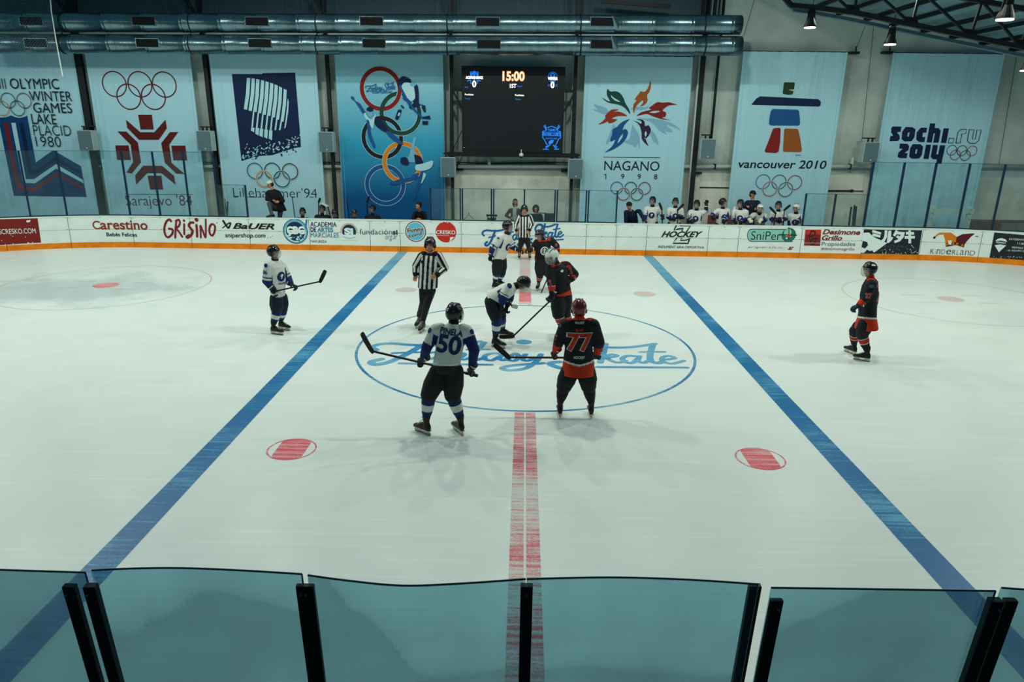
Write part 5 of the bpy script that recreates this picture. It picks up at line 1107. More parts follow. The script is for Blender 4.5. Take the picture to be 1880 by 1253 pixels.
def head_geo(mb, c, f, u, s):
    r = f.cross(u).normalized(); u = r.cross(f).normalized()
    mb.ell(c+u*.022*s-f*.008*s, .076*s, .096*s, .098*s, r, f, u, nu=18, nv=12)
    mb.ell(c-u*.045*s+f*.022*s, .060*s, .066*s, .070*s, r, f, u, nu=16, nv=10)
    mb.ell(c-u*.093*s+f*.055*s, .026*s, .022*s, .020*s, r, f, u)
    mb.ell(c+u*.016*s+f*.080*s, .052*s, .020*s, .014*s, r, f, u)
    mb.rings([[c+f*(y*s)+u*(z*s)+(r*math.cos(a)*w*s)+(u*math.sin(a)*w*.6*s) for a in (2*math.pi*k/8 for k in range(8))] for y, z, w in ((.07, .01, .010), (.098, -.028, .016), (.085, -.045, .016))])
    mb.ell(c-u*.064*s+f*.082*s, .026*s, .012*s, .010*s, r, f, u)
    for sd in (-1, 1):
        mb.ell(c+r*(sd*.076*s)-u*.012*s-f*.008*s, .012*s, .020*s, .032*s, r, f, u)
        mb.ell(c+r*(sd*.045*s)-u*.022*s+f*.058*s, .022*s, .018*s, .020*s, r, f, u)
def helmet(parent, c, f, u, s, m, cage, name='helmet', sticker=None, text=None):
    r = f.cross(u).normalized(); u = r.cross(f).normalized(); C = c+u*.022*s-f*.006*s; mb = MB()
    def keep(x, y, z): return z > .12 or (y < .15 and z > -.72) or (abs(x) > .75 and z > -.55 and y < .62)
    mb.ell(C, .101*s, .126*s, .120*s, r, f, u, nu=32, nv=20, keep=keep)
    h = mb.obj(name, m, parent, smooth=True, solid=.016, weld=True)
    mb = MB()
    for x in (-.045, 0, .045):
        mb.tube([C+r*x*s+f*(.128*s*math.sin(a))*math.sqrt(max(0, 1-(x/.106)**2))+u*(.128*s*math.cos(a)) for a in (math.radians(q) for q in (-55, -30, -5, 20, 45))], .007*s, 6)
    for sd in (-1, 1):
        mb.ell(C+r*sd*.106*s-u*.05*s, .012*s, .030*s, .036*s, r, f, u, nu=10, nv=6)
    mb.tube([C+r*.1*s-u*.06*s, C+r*.075*s-u*.12*s+f*.02*s, C-u*.145*s+f*.045*s, C-r*.075*s-u*.12*s+f*.02*s, C-r*.1*s-u*.06*s], .007*s, 6)
    mb.obj('ridges_and_strap', m if m is not HWm else GRY, h, smooth=True)
    mb = MB()
    for x, y, z in ((.05, .5, .85), (-.05, .5, .85), (.05, -.35, .93), (-.05, -.35, .93), (.6, -.2, .75), (-.6, -.2, .75), (.5, -.75, .35), (-.5, -.75, .35)):
        v = Vector((x, y, z)).normalized(); p = C+r*v.x*.108*s+f*v.y*.132*s+u*v.z*.127*s; mb.ell(p, .007*s, .017*s, .008*s, r, f, u, nu=8, nv=4)
    mb.obj('vents', GRY if m is HB else STK, h)
    if sticker is not None:
        mb = MB(); v = sticker.normalized(); V, F = text_tris(text or '/', .03); p = C+r*v.x*.112*s+f*v.y*.136*s+u*v.z*.131*s
        nn = (r*v.x+f*v.y+u*v.z).normalized(); tx = u.cross(nn).normalized() if abs(u.dot(nn)) < .95 else r; ty = nn.cross(tx)
        mb.add([p+tx*((a-.5)*.06*s)+ty*((b-.5)*.036*s)+nn*.012 for a, b in V], F); mb.obj('number_sticker', JW, h)
    if cage:
        mb = MB(); A = lambda a, z, k=1.: C+r*(math.sin(a)*.100*s*k)+f*(.022*s+math.cos(a)*.120*s*k)+u*(z*s)
        for z, k in ((.018, 1.), (-.015, 1.03), (-.048, 1.04), (-.080, 1.0), (-.112, .88), (-.138, .68)):
            mb.tube([A(math.radians(q), z, k) for q in range(-84, 85, 14)], .0026*s, 5)
        for q in (-66, -44, -22, 0, 22, 44, 66):
            mb.tube([A(math.radians(q), z, k) for z, k in ((.018, 1.), (-.015, 1.03), (-.048, 1.04), (-.080, 1.0), (-.112, .88), (-.138, .68))], .0026*s, 5)
        mb.obj('face_cage', WIRE, h)
def skate(parent, heel, toe, s, bm, lift=0.):
    """heel/toe: ground contact points of the blade"""
    d = (toe-heel); d.z = 0; d.normalize(); L = .27*s; l = Vector((-d.y, d.x, 0)); u = Vector((0, 0, 1)); h = Vector((heel.x, heel.y, lift))
    mb = MB(); z0 = .062*s
    mb.rings([[h+d*(x*s)+l*(math.cos(a)*w*s)+u*((z0+hh*.5*s)+math.sin(a)*hh*.5*s) for a in (2*math.pi*k/12 for k in range(12))] for x, w, hh in ((-.025, .018, .05), (-.012, .036, .10), (.03, .038, .13), (.09, .040, .12), (.15, .046, .085), (.21, .048, .06), (.255, .038, .05), (.28, .018, .03))])
    limb(mb, [h+d*.035*s+u*(z0+.05*s), h+d*.04*s+u*(z0+.13*s), h+d*.045*s+u*(z0+.21*s)], [.045*s, .043*s, .052*s])
    g = remesh(mb, .010, 3); sk = g.obj('skate', bm, parent, smooth=True)
    mb = MB()
    for x in (.03, .20): mb.add([h+d*(x+a)*s+l*(b*.014*s)+u*z for z, k in ((.02*s, .0), (.068*s, .02)) for a, b in ((-.035-k, -1), (.035+k, -1), (.035+k, 1), (-.035-k, 1))], [(0, 3, 2, 1), (4, 5, 6, 7), (0, 1, 5, 4), (1, 2, 6, 5), (2, 3, 7, 6), (3, 0, 4, 7)])
    mb.obox(h+d*.115*s+u*.024*s, d*.15*s, l*.008*s, u*.007*s); mb.obox(h+d*.12*s+u*.064*s, d*.145*s, l*.03*s, u*.006*s); mb.obj('blade_holder', HOLD, sk)
    mb = MB(); mb.obox(h+d*.115*s+u*.010*s, d*.145*s, l*.0022*s, u*.010*s); mb.obj('blade', STEEL, sk)
    mb = MB()
    for i in range(6):
        x = .075+.022*i; z = z0+(.155-.019*i)*s if i else z0+.165*s; a = h+d*x*s+u*z+l*.026*s; b = h+d*(x+.008)*s+u*(z-.003)-l*.026*s
        mb.tube([a, (a+b)/2+u*.012*s+d*.004, b], .004*s, 5)
    mb.tube([h+d*.09*s+u*(z0+.19*s)+l*.045*s, h+d*.10*s+u*(z0+.185*s), h+d*.09*s+u*(z0+.19*s)-l*.045*s], .005*s, 5); mb.obj('laces', LACE, sk)
    return h+d*.045*s+u*(z0+.12*s)
def decal(out, bvh, st, c, right, up, nrm, w, h, mi, wt=.02, shear=0., off=.006, poly=None):
    bm = bmesh.new()
    if poly is None: V, F = text_tris(st, wt, shear)
    else: V, F = poly
    vs = [bm.verts.new((a-.5, b-.5, 0)) for a, b in V]; bm.verts.ensure_lookup_table()
    for f in F:
        try: bm.faces.new([vs[i] for i in f])
        except ValueError: pass
    for ax, dim in ((0, w), (1, h)):
        k = max(1, int(dim/.03))
        for i in range(1, k):
            co = [0, 0, 0]; no = [0, 0, 0]; co[ax] = -.5+i/k; no[ax] = 1
            bmesh.ops.bisect_plane(bm, geom=bm.verts[:]+bm.edges[:]+bm.faces[:], plane_co=co, plane_no=no)
    P = {}
    for v in bm.verts:
        o = c+right*(v.co.x*w)+up*(v.co.y*h)+nrm*.6; hit, n_, _, _ = bvh.ray_cast(o, -nrm, 1.2)
        if hit is not None: P[v.index if v.index >= 0 else id(v)] = hit+nrm*off
    bm.verts.index_update(); P = {}
    for v in bm.verts:
        o = c+right*(v.co.x*w)+up*(v.co.y*h)+nrm*.6; hit, n_, _, _ = bvh.ray_cast(o, -nrm, 1.2)
        P[v.index] = (hit+n_.normalized()*(off if n_.dot(nrm) > 0 else -off)) if hit is not None else None
    vs = []; mp = {}
    for i in range(len(bm.verts)):
        if P[i] is not None: mp[i] = len(vs); vs.append(P[i])
    fs = [tuple(mp[v.index] for v in f.verts) for f in bm.faces if all(P[v.index] is not None for v in f.verts)]
    out.add(vs, fs, mi); bm.free()
def circ(n=24, r=.5, x=.5, y=.5): return ([(x+r*math.cos(2*math.pi*i/n), y+r*math.sin(2*math.pi*i/n)) for i in range(n)], [tuple(range(n))])
SWIRL = ([(.30, .62), (.42, .80), (.62, .82), (.78, .68), (.70, .52), (.55, .48), (.62, .36), (.48, .20), (.32, .26), (.46, .36), (.40, .50)], [tuple(range(11))])

def person(label, J, face, head_face, s=1., kit='white', Y=None, hl=None, helm=HB, cage=True, voxel=.010, group=None, feet=None, boots=BOOT, gloves=GB, sticker=None, stxt=None,
           curl=1., hem=.10, bulk=1., hand_n=None, hair=None, cap=None, nums=(), seated=False, pants=None, bareA=False, bareB=False, sock=None, chest=True, head_pitch=0., grip=None, category='person', low=False, legs=True, beard=False):
    W = {}
    for k, v in J.items():
        W[k] = PY(v[0], v[1], Y+(v[2] if len(v) > 2 else 0.)) if len(v) < 4 else Vector(v[:3])
    F = dirv(face); R = Vector((F.y, -F.x, 0)); U = Vector((0, 0, 1))          # R: person's right
    # a = image-left side, b = image-right side
    sg = 1 if R.x >= 0 else -1
    if abs(R.x) < .35: sg = 1 if hl == 'a' else -1 if hl == 'b' else sg
    La = -R*sg
    if 'neck' not in W: W['neck'] = W['head']-U*.17*s
    N = W['neck']
    if 'pel' not in W: W['pel'] = N-U*.50*s if not seated else Vector((N.x, N.y, N.z-.52*s))-F*.02
    Pv = W['pel']; sp = (N-Pv).normalized()
    for k, d in (('a', 1), ('b', -1)):
        if 'sh'+k not in W: W['sh'+k] = N-sp*.07*s+La*(d*.19*s)
        if 'hp'+k not in W: W['hp'+k] = Pv-U*.04*s+La*(d*.10*s)
        if 'el'+k not in W: W['el'+k] = W['sh'+k]-U*.27*s+La*d*.07*s-F*.02
        if 'wr'+k not in W: W['wr'+k] = W['el'+k]-U*.20*s+F*.12*s
        if 'kn'+k not in W: W['kn'+k] = (W['hp'+k]-U*.42*s+F*.03) if not seated else W['hp'+k]+F*.42*s
        if 'an'+k not in W: W['an'+k] = (Vector((W['kn'+k].x, W['kn'+k].y, .09))) if not feet else W['kn'+k]-U*.4
    base = Vector((Pv.x, Pv.y, 0 if (Y or 0) < 22.4 else -.03))
    if feet: base = Vector(((feet[0][0].x+feet[1][0].x)/2, (feet[0][0].y+feet[1][0].y)/2, 0))
    T = thing('person', label, category, base, group)
    # skates first: they fix the ankles
    onice = feet is not None
    if onice:
        for k, ft in zip('ab', feet):
            W['an'+k] = skate(T, ft[0], ft[1], s, boots, ft[2] if len(ft) > 2 else 0.)+U*.04
    hf = dirv(head_face, head_pitch); hu = (U-hf*hf.dot(U)).normalized()
    latS = (W['sha']-W['shb']); latS = (latS-sp*latS.dot(sp)).normalized(); front = sp.cross(latS).normalized()
    if front.dot(F) < 0: front = -front
    latH = (W['hpa']-W['hpb']); latH.z = 0; latH.normalize()
    # ---- body: one continuous surface
    mb = MB(); b_ = .92*s
    oval_loft(mb, [(Pv-U*.10*s, latH, front, .13*b_, .10*b_), (Pv, latH, front, .165*b_, .115*b_), (Pv.lerp(N, .3), latS, front, .145*b_, .10*b_), (Pv.lerp(N, .6), latS, front, .165*b_, .115*b_), (Pv.lerp(N, .85), latS, front, .16*b_, .095*b_), (N, latS, front, .06*b_, .055*b_)], 16)
    limb(mb, [N-sp*.03, W['head']-hu*.05*s-hf*.01*s], [.058*s, .052*s])
    for k in 'ab':
        limb(mb, [W['sh'+k], W['el'+k], W['wr'+k]], [.055*s, .042*s, .027*s], 10)
        if legs: limb(mb, [W['hp'+k], W['kn'+k], W['an'+k]], [.085*s, .057*s, .036*s], 10)
    head_geo(mb, W['head'], hf, hu, s*.96)
    for k, bare in (('a', bareA), ('b', bareB)):
        if bare:
            d = (W['wr'+k]-W['el'+k]); d = (W['ha'+k]-W['wr'+k]) if 'ha'+k in W else d
            hand(mb, W['wr'+k], d, (hand_n or F), La*(1 if k == 'b' else -1)+U*.5, s, False, curl)
    g = remesh(mb, .0085 if not low else .012, 2); Cc = centers(g)
    rel = Cc-np.array(W['head']); fx = rel@np.array(hf); uz = rel@np.array(hu); rr_ = np.array(hf.cross(hu)); lx = rel@rr_; k_ = s*.96
    m_ = np.zeros(len(Cc), int)
    m_[(fx > .055*k_) & (np.abs(uz+.064*k_) < .011*k_) & (np.abs(lx) < .026*k_)] = 1
    ey = (fx > .055*k_) & (np.abs(np.abs(lx)-.032*k_) < .014*k_) & ((np.abs(uz+.006*k_) < .009*k_) | (np.abs(uz-.020*k_) < .006*k_)); m_[ey] = 2
    if beard: m_[(uz < -.052*k_) & (uz > -.13*k_) & (fx > .02*k_) & (m_ == 0)] = 2
    g.m = m_.tolist(); g.obj('body', [SKIN, LIP, EYE], T, smooth=True)
    # ---- jersey / top
    q = bulk*s; mb = MB()
    secs = [(Pv-sp*hem*s, latH, front, (.195+max(0, hem-.1)*.4)*q, (.150+max(0, hem-.1)*.45)*q), (Pv+sp*.0, latH, front, (.195+max(0, hem-.1)*.2)*q, .155*q), (Pv.lerp(N, .3), latS, front, .190*q, .142*q), (Pv.lerp(N, .6), latS, front, .200*q, .150*q), (Pv.lerp(N, .82), latS, front, .190*q, .130*q), (Pv.lerp(N, .95), latS, front, .115*q, .09*q), (N+sp*.012*s, latS, front, .072*s, .070*s)]
    oval_loft(mb, secs, 24)
    slim = .8 if kit in ('navyc', 'blackc', 'coat') else 1.
    for k in 'ab':
        cuff = W['wr'+k].lerp(W['el'+k], .10)
        limb(mb, [W['sh'+k].lerp(N, .25), W['sh'+k], W['el'+k], cuff], [.085*q*slim, .092*q*slim, .078*q*slim, .058*q*slim], 14)
    jer = remesh(mb, voxel, 3); Cn = np.array(jer.v)
    tT, dT = seg_t(Cn, Pv-sp*hem*s, N); best = dT-.16*q; who = np.zeros(len(Cn), int); tt = tT.copy()
    arm = {}
    for i, k in enumerate('ab'):
        for j, (p, q2, r_) in enumerate(((W['sh'+k], W['el'+k], .085*q*slim), (W['el'+k], W['wr'+k], .065*q*slim))):
            t, d = seg_t(Cn, p, q2); dd = d-r_; mk = dd < best; best[mk] = dd[mk]; who[mk] = 1+i*2+j; tt[mk] = t[mk]
    lat = (Cn-np.array(Pv))@np.array(latS); fr = (Cn-np.array(Pv))@np.array(front); hgt = (Cn-np.array(Pv))@np.array(sp)/(N-Pv).length
    out = np.zeros(len(Cn), int); upper = (who == 1) | (who == 3); fore = (who == 2) | (who == 4); tor = who == 0
    if kit == 'white':
        mats = [JW, JN, GRY]; outer = ((who == 1) & (lat > .16*s)) | ((who == 3) & (lat < -.16*s))
        out[upper & (tt > .25) & ~outer] = 1; out[upper & (tt > .72)] = 1; out[fore] = 1; out[upper & (tt > .80) & (tt < .93) & outer] = 0
        out[fore & (tt > .04) & (tt < .16) & (voxel < .02)] = 0
        out[tor & (np.abs(lat) > .165*s) & (hgt > .35) & (hgt < .86) & (np.abs(fr) < .09)] = 1
    elif kit == 'white50':
        mats = [JW, JN]; out[upper & (tt > .22)] = 1; out[fore] = 1; out[(who == 1) & (lat > .23*s) & (tt < .8)] = 0; out[(who == 3) & (tt < .30)] = 0
    elif kit == 'black':
        mats = [JB, JO, JW]; out[fore & (tt > .22) & (tt < .95)] = 1; out[fore & (tt > .14) & (tt <= .22)] = 2
        hm = hem*s/((N-Pv).length); z = hgt+hm; curve = .10*np.abs(lat)/(.2*s); out[tor & (z < .26-.0-(.0)+curve*.6)] = 1; out[tor & (z >= .26+curve*.6) & (z < .30+curve*.6)] = 2
        out[tor & (hgt > .985)] = 1
    elif kit == 'black2':
        mats = [JB, JO, JW]; out[fore & (tt > .30) & (tt < .70)] = 1; out[fore & (tt > .24) & (tt <= .30)] = 2; out[tor & (hgt > .985)] = 1
        hm = hem*s/((N-Pv).length); z = hgt+hm; out[tor & (z < .16)] = 1
    elif kit == 'ref':
        mats = [JW, JK]; ph = np.floor((lat+.0225*s)/(.045*s)).astype(int) % 2 == 0; out[tor & ph] = 1
        for i, k in enumerate('ab'):
            for j, (p, q2) in enumerate(((W['sh'+k], W['el'+k]), (W['el'+k], W['wr'+k]))):
                ax = (Vector(q2)-Vector(p)).normalized(); e1 = front-ax*front.dot(ax); e1.normalize(); e2 = ax.cross(e1); mk = who == 1+i*2+j
                an = np.arctan2((Cn-np.array(p))@np.array(e2), (Cn-np.array(p))@np.array(e1)); st = np.floor((an+math.pi)/(math.pi/5)).astype(int) % 2 == 0
                out[mk & st] = 1; out[mk & ~st] = 0
        out[fore & (tt > .80)] = 1; out[tor & (hgt > .95)] = 1
    elif kit == 'navyc': mats = [NAVYC, GRY]
    elif kit == 'blackc': mats = [BLKC, GRY]
    elif kit == 'coat': mats = [COAT, SCARF]; out[tor & (fr > .06) & (np.abs(lat-.03) < .06) & (hgt > -.1)] = 1; out[hgt > .93] = 1
    elif kit == 'darkteam': mats = [JB, JO, JW]; out[fore & (tt > .4) & (tt < .8)] = 1
    dye = [lin(DYE[m_.name])+(1.,) for m_ in mats]; cols = [dye[i] for i in out]; jer.m = [0]*len(jer.f); mats = [vmat('dyed_jersey_cloth')]
    bvh = BVHTree.FromPolygons([Vector(v) for v in jer.v], jer.f); nb_ = jer
    mats = list(mats)
    rt = latS if latS.dot(_rt) > 0 else -latS
    backn = -front; fn_ = front
    base_v, base_f, base_m = list(jer.v), list(jer.f), list(jer.m); dec = MB()
    for nm in nums:      # (text, where, w, h, up-fraction, material, outline material)
        st, where, w, h, uf, m1, m2 = nm[:7]
        if where == 'back': nn = backn; c = Pv.lerp(N, uf)
        elif where == 'front': nn = fn_; c = Pv.lerp(N, uf)
        elif where == 'side': nn = nm[7]; c = Pv.lerp(N, uf)
        else:
            k = where; nn = nm[7]; c = W['sh'+k].lerp(W['el'+k], uf)
        r2 = sp.cross(nn).normalized(); up2 = nn.cross(r2).normalized() if False else (sp-nn*sp.dot(nn)).normalized()
        r2 = up2.cross(nn).normalized()
        for m_i in (m1, m2):
            if m_i is not None and m_i not in mats: mats.append(m_i)
        dx = nm[8] if len(nm) > 8 else 0.
        c = c+r2*dx
        pl = {'logo': circ(), 'disc': circ()}.get(st)
        if st == 'logo':
            decal(dec, bvh, '', c, r2, up2, nn, w, h, mats.index(m1), poly=circ(), off=.005); decal(dec, bvh, '', c, r2, up2, nn, w*.8, h*.8, mats.index(m2), poly=SWIRL, off=.008)
            continue
        if pl: decal(dec, bvh, '', c, r2, up2, nn, w, h, mats.index(m1), poly=pl); continue
        if m2 is not None: decal(dec, bvh, st, c, r2, up2, nn, w*1.07, h*1.08, mats.index(m2), wt=.055, off=.005)
        decal(dec, bvh, st, c, r2, up2, nn, w, h, mats.index(m1), wt=.03, off=.008)
    k0 = len(jer.v); jer.v += dec.v; jer.f += [tuple(i+k0 for i in f) for f in dec.f]; jer.m += dec.m
    jname = {'ref': 'striped_shirt', 'navyc': 'jacket', 'blackc': 'sweater', 'coat': 'coat'}.get(kit, 'jersey')
    jo = jer.obj(jname, mats, T, smooth=True); cols += [(1., 1., 1., 1.)]*(len(jer.v)-len(cols))
    ca = jo.data.color_attributes.new('dye', 'FLOAT_COLOR', 'POINT'); ca.data.foreach_set('color', np.array(cols, dtype=np.float32).ravel())
    # ---- trousers
    if legs:
        mb = MB(); hk = kit in ('white', 'white50', 'black', 'black2', 'darkteam'); wd = 1.0 if hk else .86
        oval_loft(mb, [(Pv-U*.12*s, latH, front, .165*s*wd, .135*s*wd), (Pv-U*.02*s, latH, front, .180*s*wd, .140*s*wd), (Pv+sp*.10*s, latH, front, .165*s*wd, .120*s*wd)], 18)
        for k in 'ab':
            kk = W['kn'+k]; hh = W['hp'+k]
            if hk: limb(mb, [hh, hh.lerp(kk, .55), hh.lerp(kk, .96)], [.128*s, .138*s, .116*s], 14)
            else: limb(mb, [hh, kk, W['an'+k]-U*.0], [.112*s*wd, .085*s*wd, .066*s*wd], 12)
        pg = remesh(mb, max(voxel, .013), 3); pg.obj('hockey_pants' if hk else 'trousers', pants or (PB if hk or kit == 'ref' else JEANS), T, smooth=True)
        if hk and not seated:
            for k in 'ab':
                kk = W['kn'+k]; an = W['an'+k]; ax = (an-kk).normalized(); e = front-ax*front.dot(ax); e.normalize(); l_ = ax.cross(e)
                prof = ((-.12, .090), (0., .098), (.15, .092), (.4, .088), (.7, .072), (.9, .054), (1.02, .050)); mb = MB(); rings_ = []; ts = []
                for i in range(33):
                    t = -.12+1.14*i/32; r_ = np.interp(t, [p_[0] for p_ in prof], [p_[1] for p_ in prof])*s; c = kk+(an-kk)*t+e*.012*s
                    rings_.append([c+l_*(math.cos(a)*r_)+e*(math.sin(a)*r_*1.08) for a in (2*math.pi*j/16 for j in range(16))]); ts.append(t)
                mb.rings(rings_)
                sc = sock or {'white': ('navy',), 'white50': ('navy',), 'black': ('or',), 'black2': ('or',), 'darkteam': ('or',)}[kit]
                for fi in range(len(mb.f)-2):
                    t = ts[fi//16]
                    if sc[0] == 'navy': mb.m[fi] = 0 if t < .34 else 1 if t < .60 else 0 if t < .80 else 2
                    elif sc[0] == 'or': mb.m[fi] = 2 if t < .22 else 1 if t < .27 else 3 if t < .50 else 1 if t < .55 else 2
                    elif sc[0] == '77': mb.m[fi] = 2 if t < -.02 else 3 if t < .08 else 1 if t < .11 else 2
                if sc[0] != 'navy': mb.m[-2:] = [2, 2]
                mb.obj('hockey_sock', [JN, JW, JB, JO], T, smooth=True)
    if not onice and legs:
        for k in 'ab':
            an = W['an'+k]; mb = MB(); lat_ = Vector((F.y, -F.x, 0)); zb = an.z-.09
            mb.rings([[Vector((an.x, an.y, 0))+F*(x*s)+lat_*(math.cos(a)*w*s)+U*(zb+hh*.5*s+math.sin(a)*hh*.5*s) for a in (2*math.pi*j/10 for j in range(10))] for x, w, hh in ((-.09, .02, .05), (-.07, .036, .09), (0, .04, .11), (.08, .045, .075), (.15, .042, .055), (.185, .02, .035))])
            mb.obj('shoe', BOOT if k == 'b' else boots, T, smooth=True)
    # ---- gloves
    for k, bare in (('a', bareA), ('b', bareB)):
        if bare: continue
        d = (W['ha'+k]-W['wr'+k]) if 'ha'+k in W else (W['wr'+k]-W['el'+k]); mb = MB()
        hand(mb, W['wr'+k], d, (grip[k] if grip and k in grip else (hand_n or F)), La*(1 if k == 'b' else -1)+U*.6, s, True, curl)
        gg = remesh(mb, .0085 if not low else .012, 2); gc = centers(gg); dd = np.array(d.normalized()); tz = (gc-np.array(W['wr'+k]))@dd
        mm_ = np.zeros(len(gc), int); mm_[np.abs(tz+.055*s) < .010*s] = 1; gg.m = mm_.tolist()
        gg.obj('glove', [gloves, JW if gloves is not GC else GC], T, smooth=True)
    if kit in ('white', 'white50', 'black', 'black2', 'darkteam'):
        mb = MB(); mb.tube([N-sp*.01, N.lerp(W['head'], .22), N.lerp(W['head'], .42)-hf*.005], [.074*s, .066*s, .064*s], 16); mb.obj('neck_guard', JB if kit != 'black' else JO, T, smooth=True)
    # ---- head gear
    c = W['head']; r = hf.cross(hu).normalized()
    if helm is not None and cap is None and hair is None: helmet(T, c, hf, hu, s, helm, cage, sticker=sticker, text=stxt)
    elif cap is not None:
        mb = MB(); mb.ell(c+hu*.035*s-hf*.005*s, .090*s, .108*s, .092*s, r, hf, hu, nu=20, nv=12, keep=lambda x, y, z: z > -.08); hc = mb.obj('cap', cap, T, smooth=True, solid=.008, weld=True)
        mb = MB(); mb.rings([[c+hu*(.030*s-.12*abs(math.cos(a))*.0)+hf*((.085+.075*t*math.cos(b))*s)+r*(math.sin(b)*.072*s*(1-.12*t))+hu*(-.012*s*t+z) for b, z in ((-1.3, 0), (-.7, .004), (0, .006), (.7, .004), (1.3, 0), (.7, -.006), (0, -.004), (-.7, -.006))] for t in (0, .5, 1) for a in (0,)]); mb.obj('brim', cap, hc, smooth=True)
        mb = MB(); mb.ell(c-hu*.02*s-hf*.035*s, .082*s, .078*s, .080*s, r, hf, hu, nu=16, nv=10, keep=lambda x, y, z: y < .35); mb.obj('hair', HAIR, T, smooth=True, solid=.01, weld=True)
    elif hair is not None:
        kind, hm = hair; mb = MB()
        mb.ell(c+hu*.034*s-hf*.016*s, .090*s, .104*s, .098*s, r, hf, hu, nu=24, nv=16, keep=lambda x, y, z: z > .35 or y < .12)
        if kind != 'long':
            for i in range(26):
                a = random.uniform(0, 6.28); z = random.uniform(.3, 1); q_ = math.sqrt(max(0, 1-z*z)); yy = math.sin(a)*q_
                if yy > .5 and z < .6: continue
                mb.ell(c+hu*(.034+.092*z)*s-hf*.016*s+r*math.cos(a)*q_*.085*s+hf*yy*.1*s, .026*s, .026*s, .020*s, r, hf, hu, nu=8, nv=5)
        else:
            mb.ell(c-hu*.06*s-hf*.04*s, .098*s, .07*s, .16*s, r, hf, hu, nu=16, nv=10, keep=lambda x, y, z: y < .5)
        mb.obj('hair', hm, T, smooth=True, solid=.008, weld=True)
    return T, W
def stick(label, pts, tip, Y, wht=False, red=False, group='hockey sticks', heel_d=0., flat=(0, 0, 1)):
    """pts: butt ... heel, (px, py, dy); tip: blade end"""
    P = [PY(x, y, Y+d) if not isinstance(x, Vector) else x for x, y, d in pts]; Tp = PY(tip[0], tip[1], Y+tip[2])
    r = thing('hockey_stick', label, 'hockey stick', P[-1], group)
    mb = MB(); mb.bar(P[0], P[-1], .032, .024); mb.obj('shaft', STK, r, bevel=.004)
    mb = MB(); mb.bar(P[0], P[0].lerp(P[-1], .12), .038, .032); mb.obj('grip_tape', TAPEW if wht == 2 else GB, r)
    if red: mb = MB(); mb.bar(P[0].lerp(P[-1], .18), P[0].lerp(P[-1], .55), .034, .026); mb.obj('painted_band', STKR, r)
    d = (Tp-P[-1]); L = d.length; d.normalize(); u = Vector(flat); u = (u-d*u.dot(d)).normalized(); n = d.cross(u)
    mb = MB(); R_ = []
    for t, h in ((-.12, .018), (0, .032), (.2, .036), (.6, .039), (.92, .036), (1., .022)):
        c = P[-1]+d*(L*t)+n*(.03*t*t)+u*(.012*t); R_.append([c+u*h+n*.007, c+u*h-n*.007, c-u*h-n*.007, c-u*h+n*.007])
    mb.rings(R_); mb.obj('blade', TAPEW if wht else STK, r)
    return r
G = PZ
# ---------------------------------------------------------------- on the ice
# number 50, back to the camera
Y50 = PZ(815, 797).y
NAVYN = JN
person('hockey player in white and navy jersey number 50 seen from behind', dict(head=(834.5, 577, .16), neck=(832.5, 596, .10), sha=(800, 606, .08), shb=(857, 608, .08), ela=(783.5, 638, .02), elb=(870.5, 643, .02), wra=(777.5, 659, .12), wrb=(866.5, 675, .10), haa=(768, 665, .16), hab=(859, 688, .16),
    pel=(820, 668, -.02), hpa=(805.5, 684, 0), hpb=(834, 683, 0), kna=(787, 727, -.02), knb=(831, 727, -.02)), -4, 28, 1.0, 'white50', Y50, helm=HB, cage=True,
    feet=((G(787.5, 799.5), G(762, 790)), (G(848.5, 799.5), G(831, 786))), boots=BOOTB, gloves=GB, sticker=Vector((-.25, -.85, .45)), stxt='50', hem=.02, bulk=.93, nums=(('50', 'back', .30, .245, .50, JN, None), ('PINELA', 'back', .29, .08, .815, JN, None), ('disc', 'a', .07, .07, .05, JN, None, Vector((-.8, -.6, .2)).normalized()), ('disc', 'b', .07, .07, .05, JN, None, Vector((.8, -.6, .2)).normalized())),
    hand_n=Vector((0, .6, -.8)), sock=('navy',))
stick('black hockey stick held across the hips by player number 50', [(877.5, 690.5, .22), (683, 645, .22)], (660.5, 613, .30), Y50)
# number 77, red helmet
Y77 = PZ(1055, 767).y
person('hockey player in black and orange jersey number 77 with dark red helmet', dict(head=(1063, 567.5, .05), neck=(1063.6, 585, .03), sha=(1038, 598), shb=(1089, 598), ela=(1026.5, 626, .02), elb=(1100, 629, .02), wra=(1020.5, 645, .10), wrb=(1097, 648, .10), haa=(1012, 656, .16), hab=(1094, 660, .16),
    pel=(1062, 664), hpa=(1046, 681), hpb=(1077, 681), kna=(1035.5, 710), knb=(1080.5, 710)), 0, 0, .98, 'black', Y77, helm=HR, feet=((G(1028, 767.5), G(1024.5, 748)), (G(1085, 768.5), G(1080, 748))), boots=BOOTB, gloves=GB, hem=.19, bulk=1.04,
    nums=(('77', 'back', .34, .25, .50, JO, JW), ('HOCKEY', 'back', .12, .03, .93, JW, None), ('B-W', 'back', .11, .05, .775, JO, None), ('HOCKEY', 'back', .15, .04, .16, JW, None), ('77', 'a', .07, .07, .75, JO, JW, Vector((-.9, -.45, 0)).normalized()), ('disc', 'a', .05, .05, .1, GRY, None, Vector((-.7, -.6, .4)).normalized())), sock=('77',), hand_n=Vector((0, .6, -.8)))
stick('black hockey stick held level by player number 77', [(1098, 657.5, .22), (934, 656.5, .22)], (906, 634, .22), Y77)
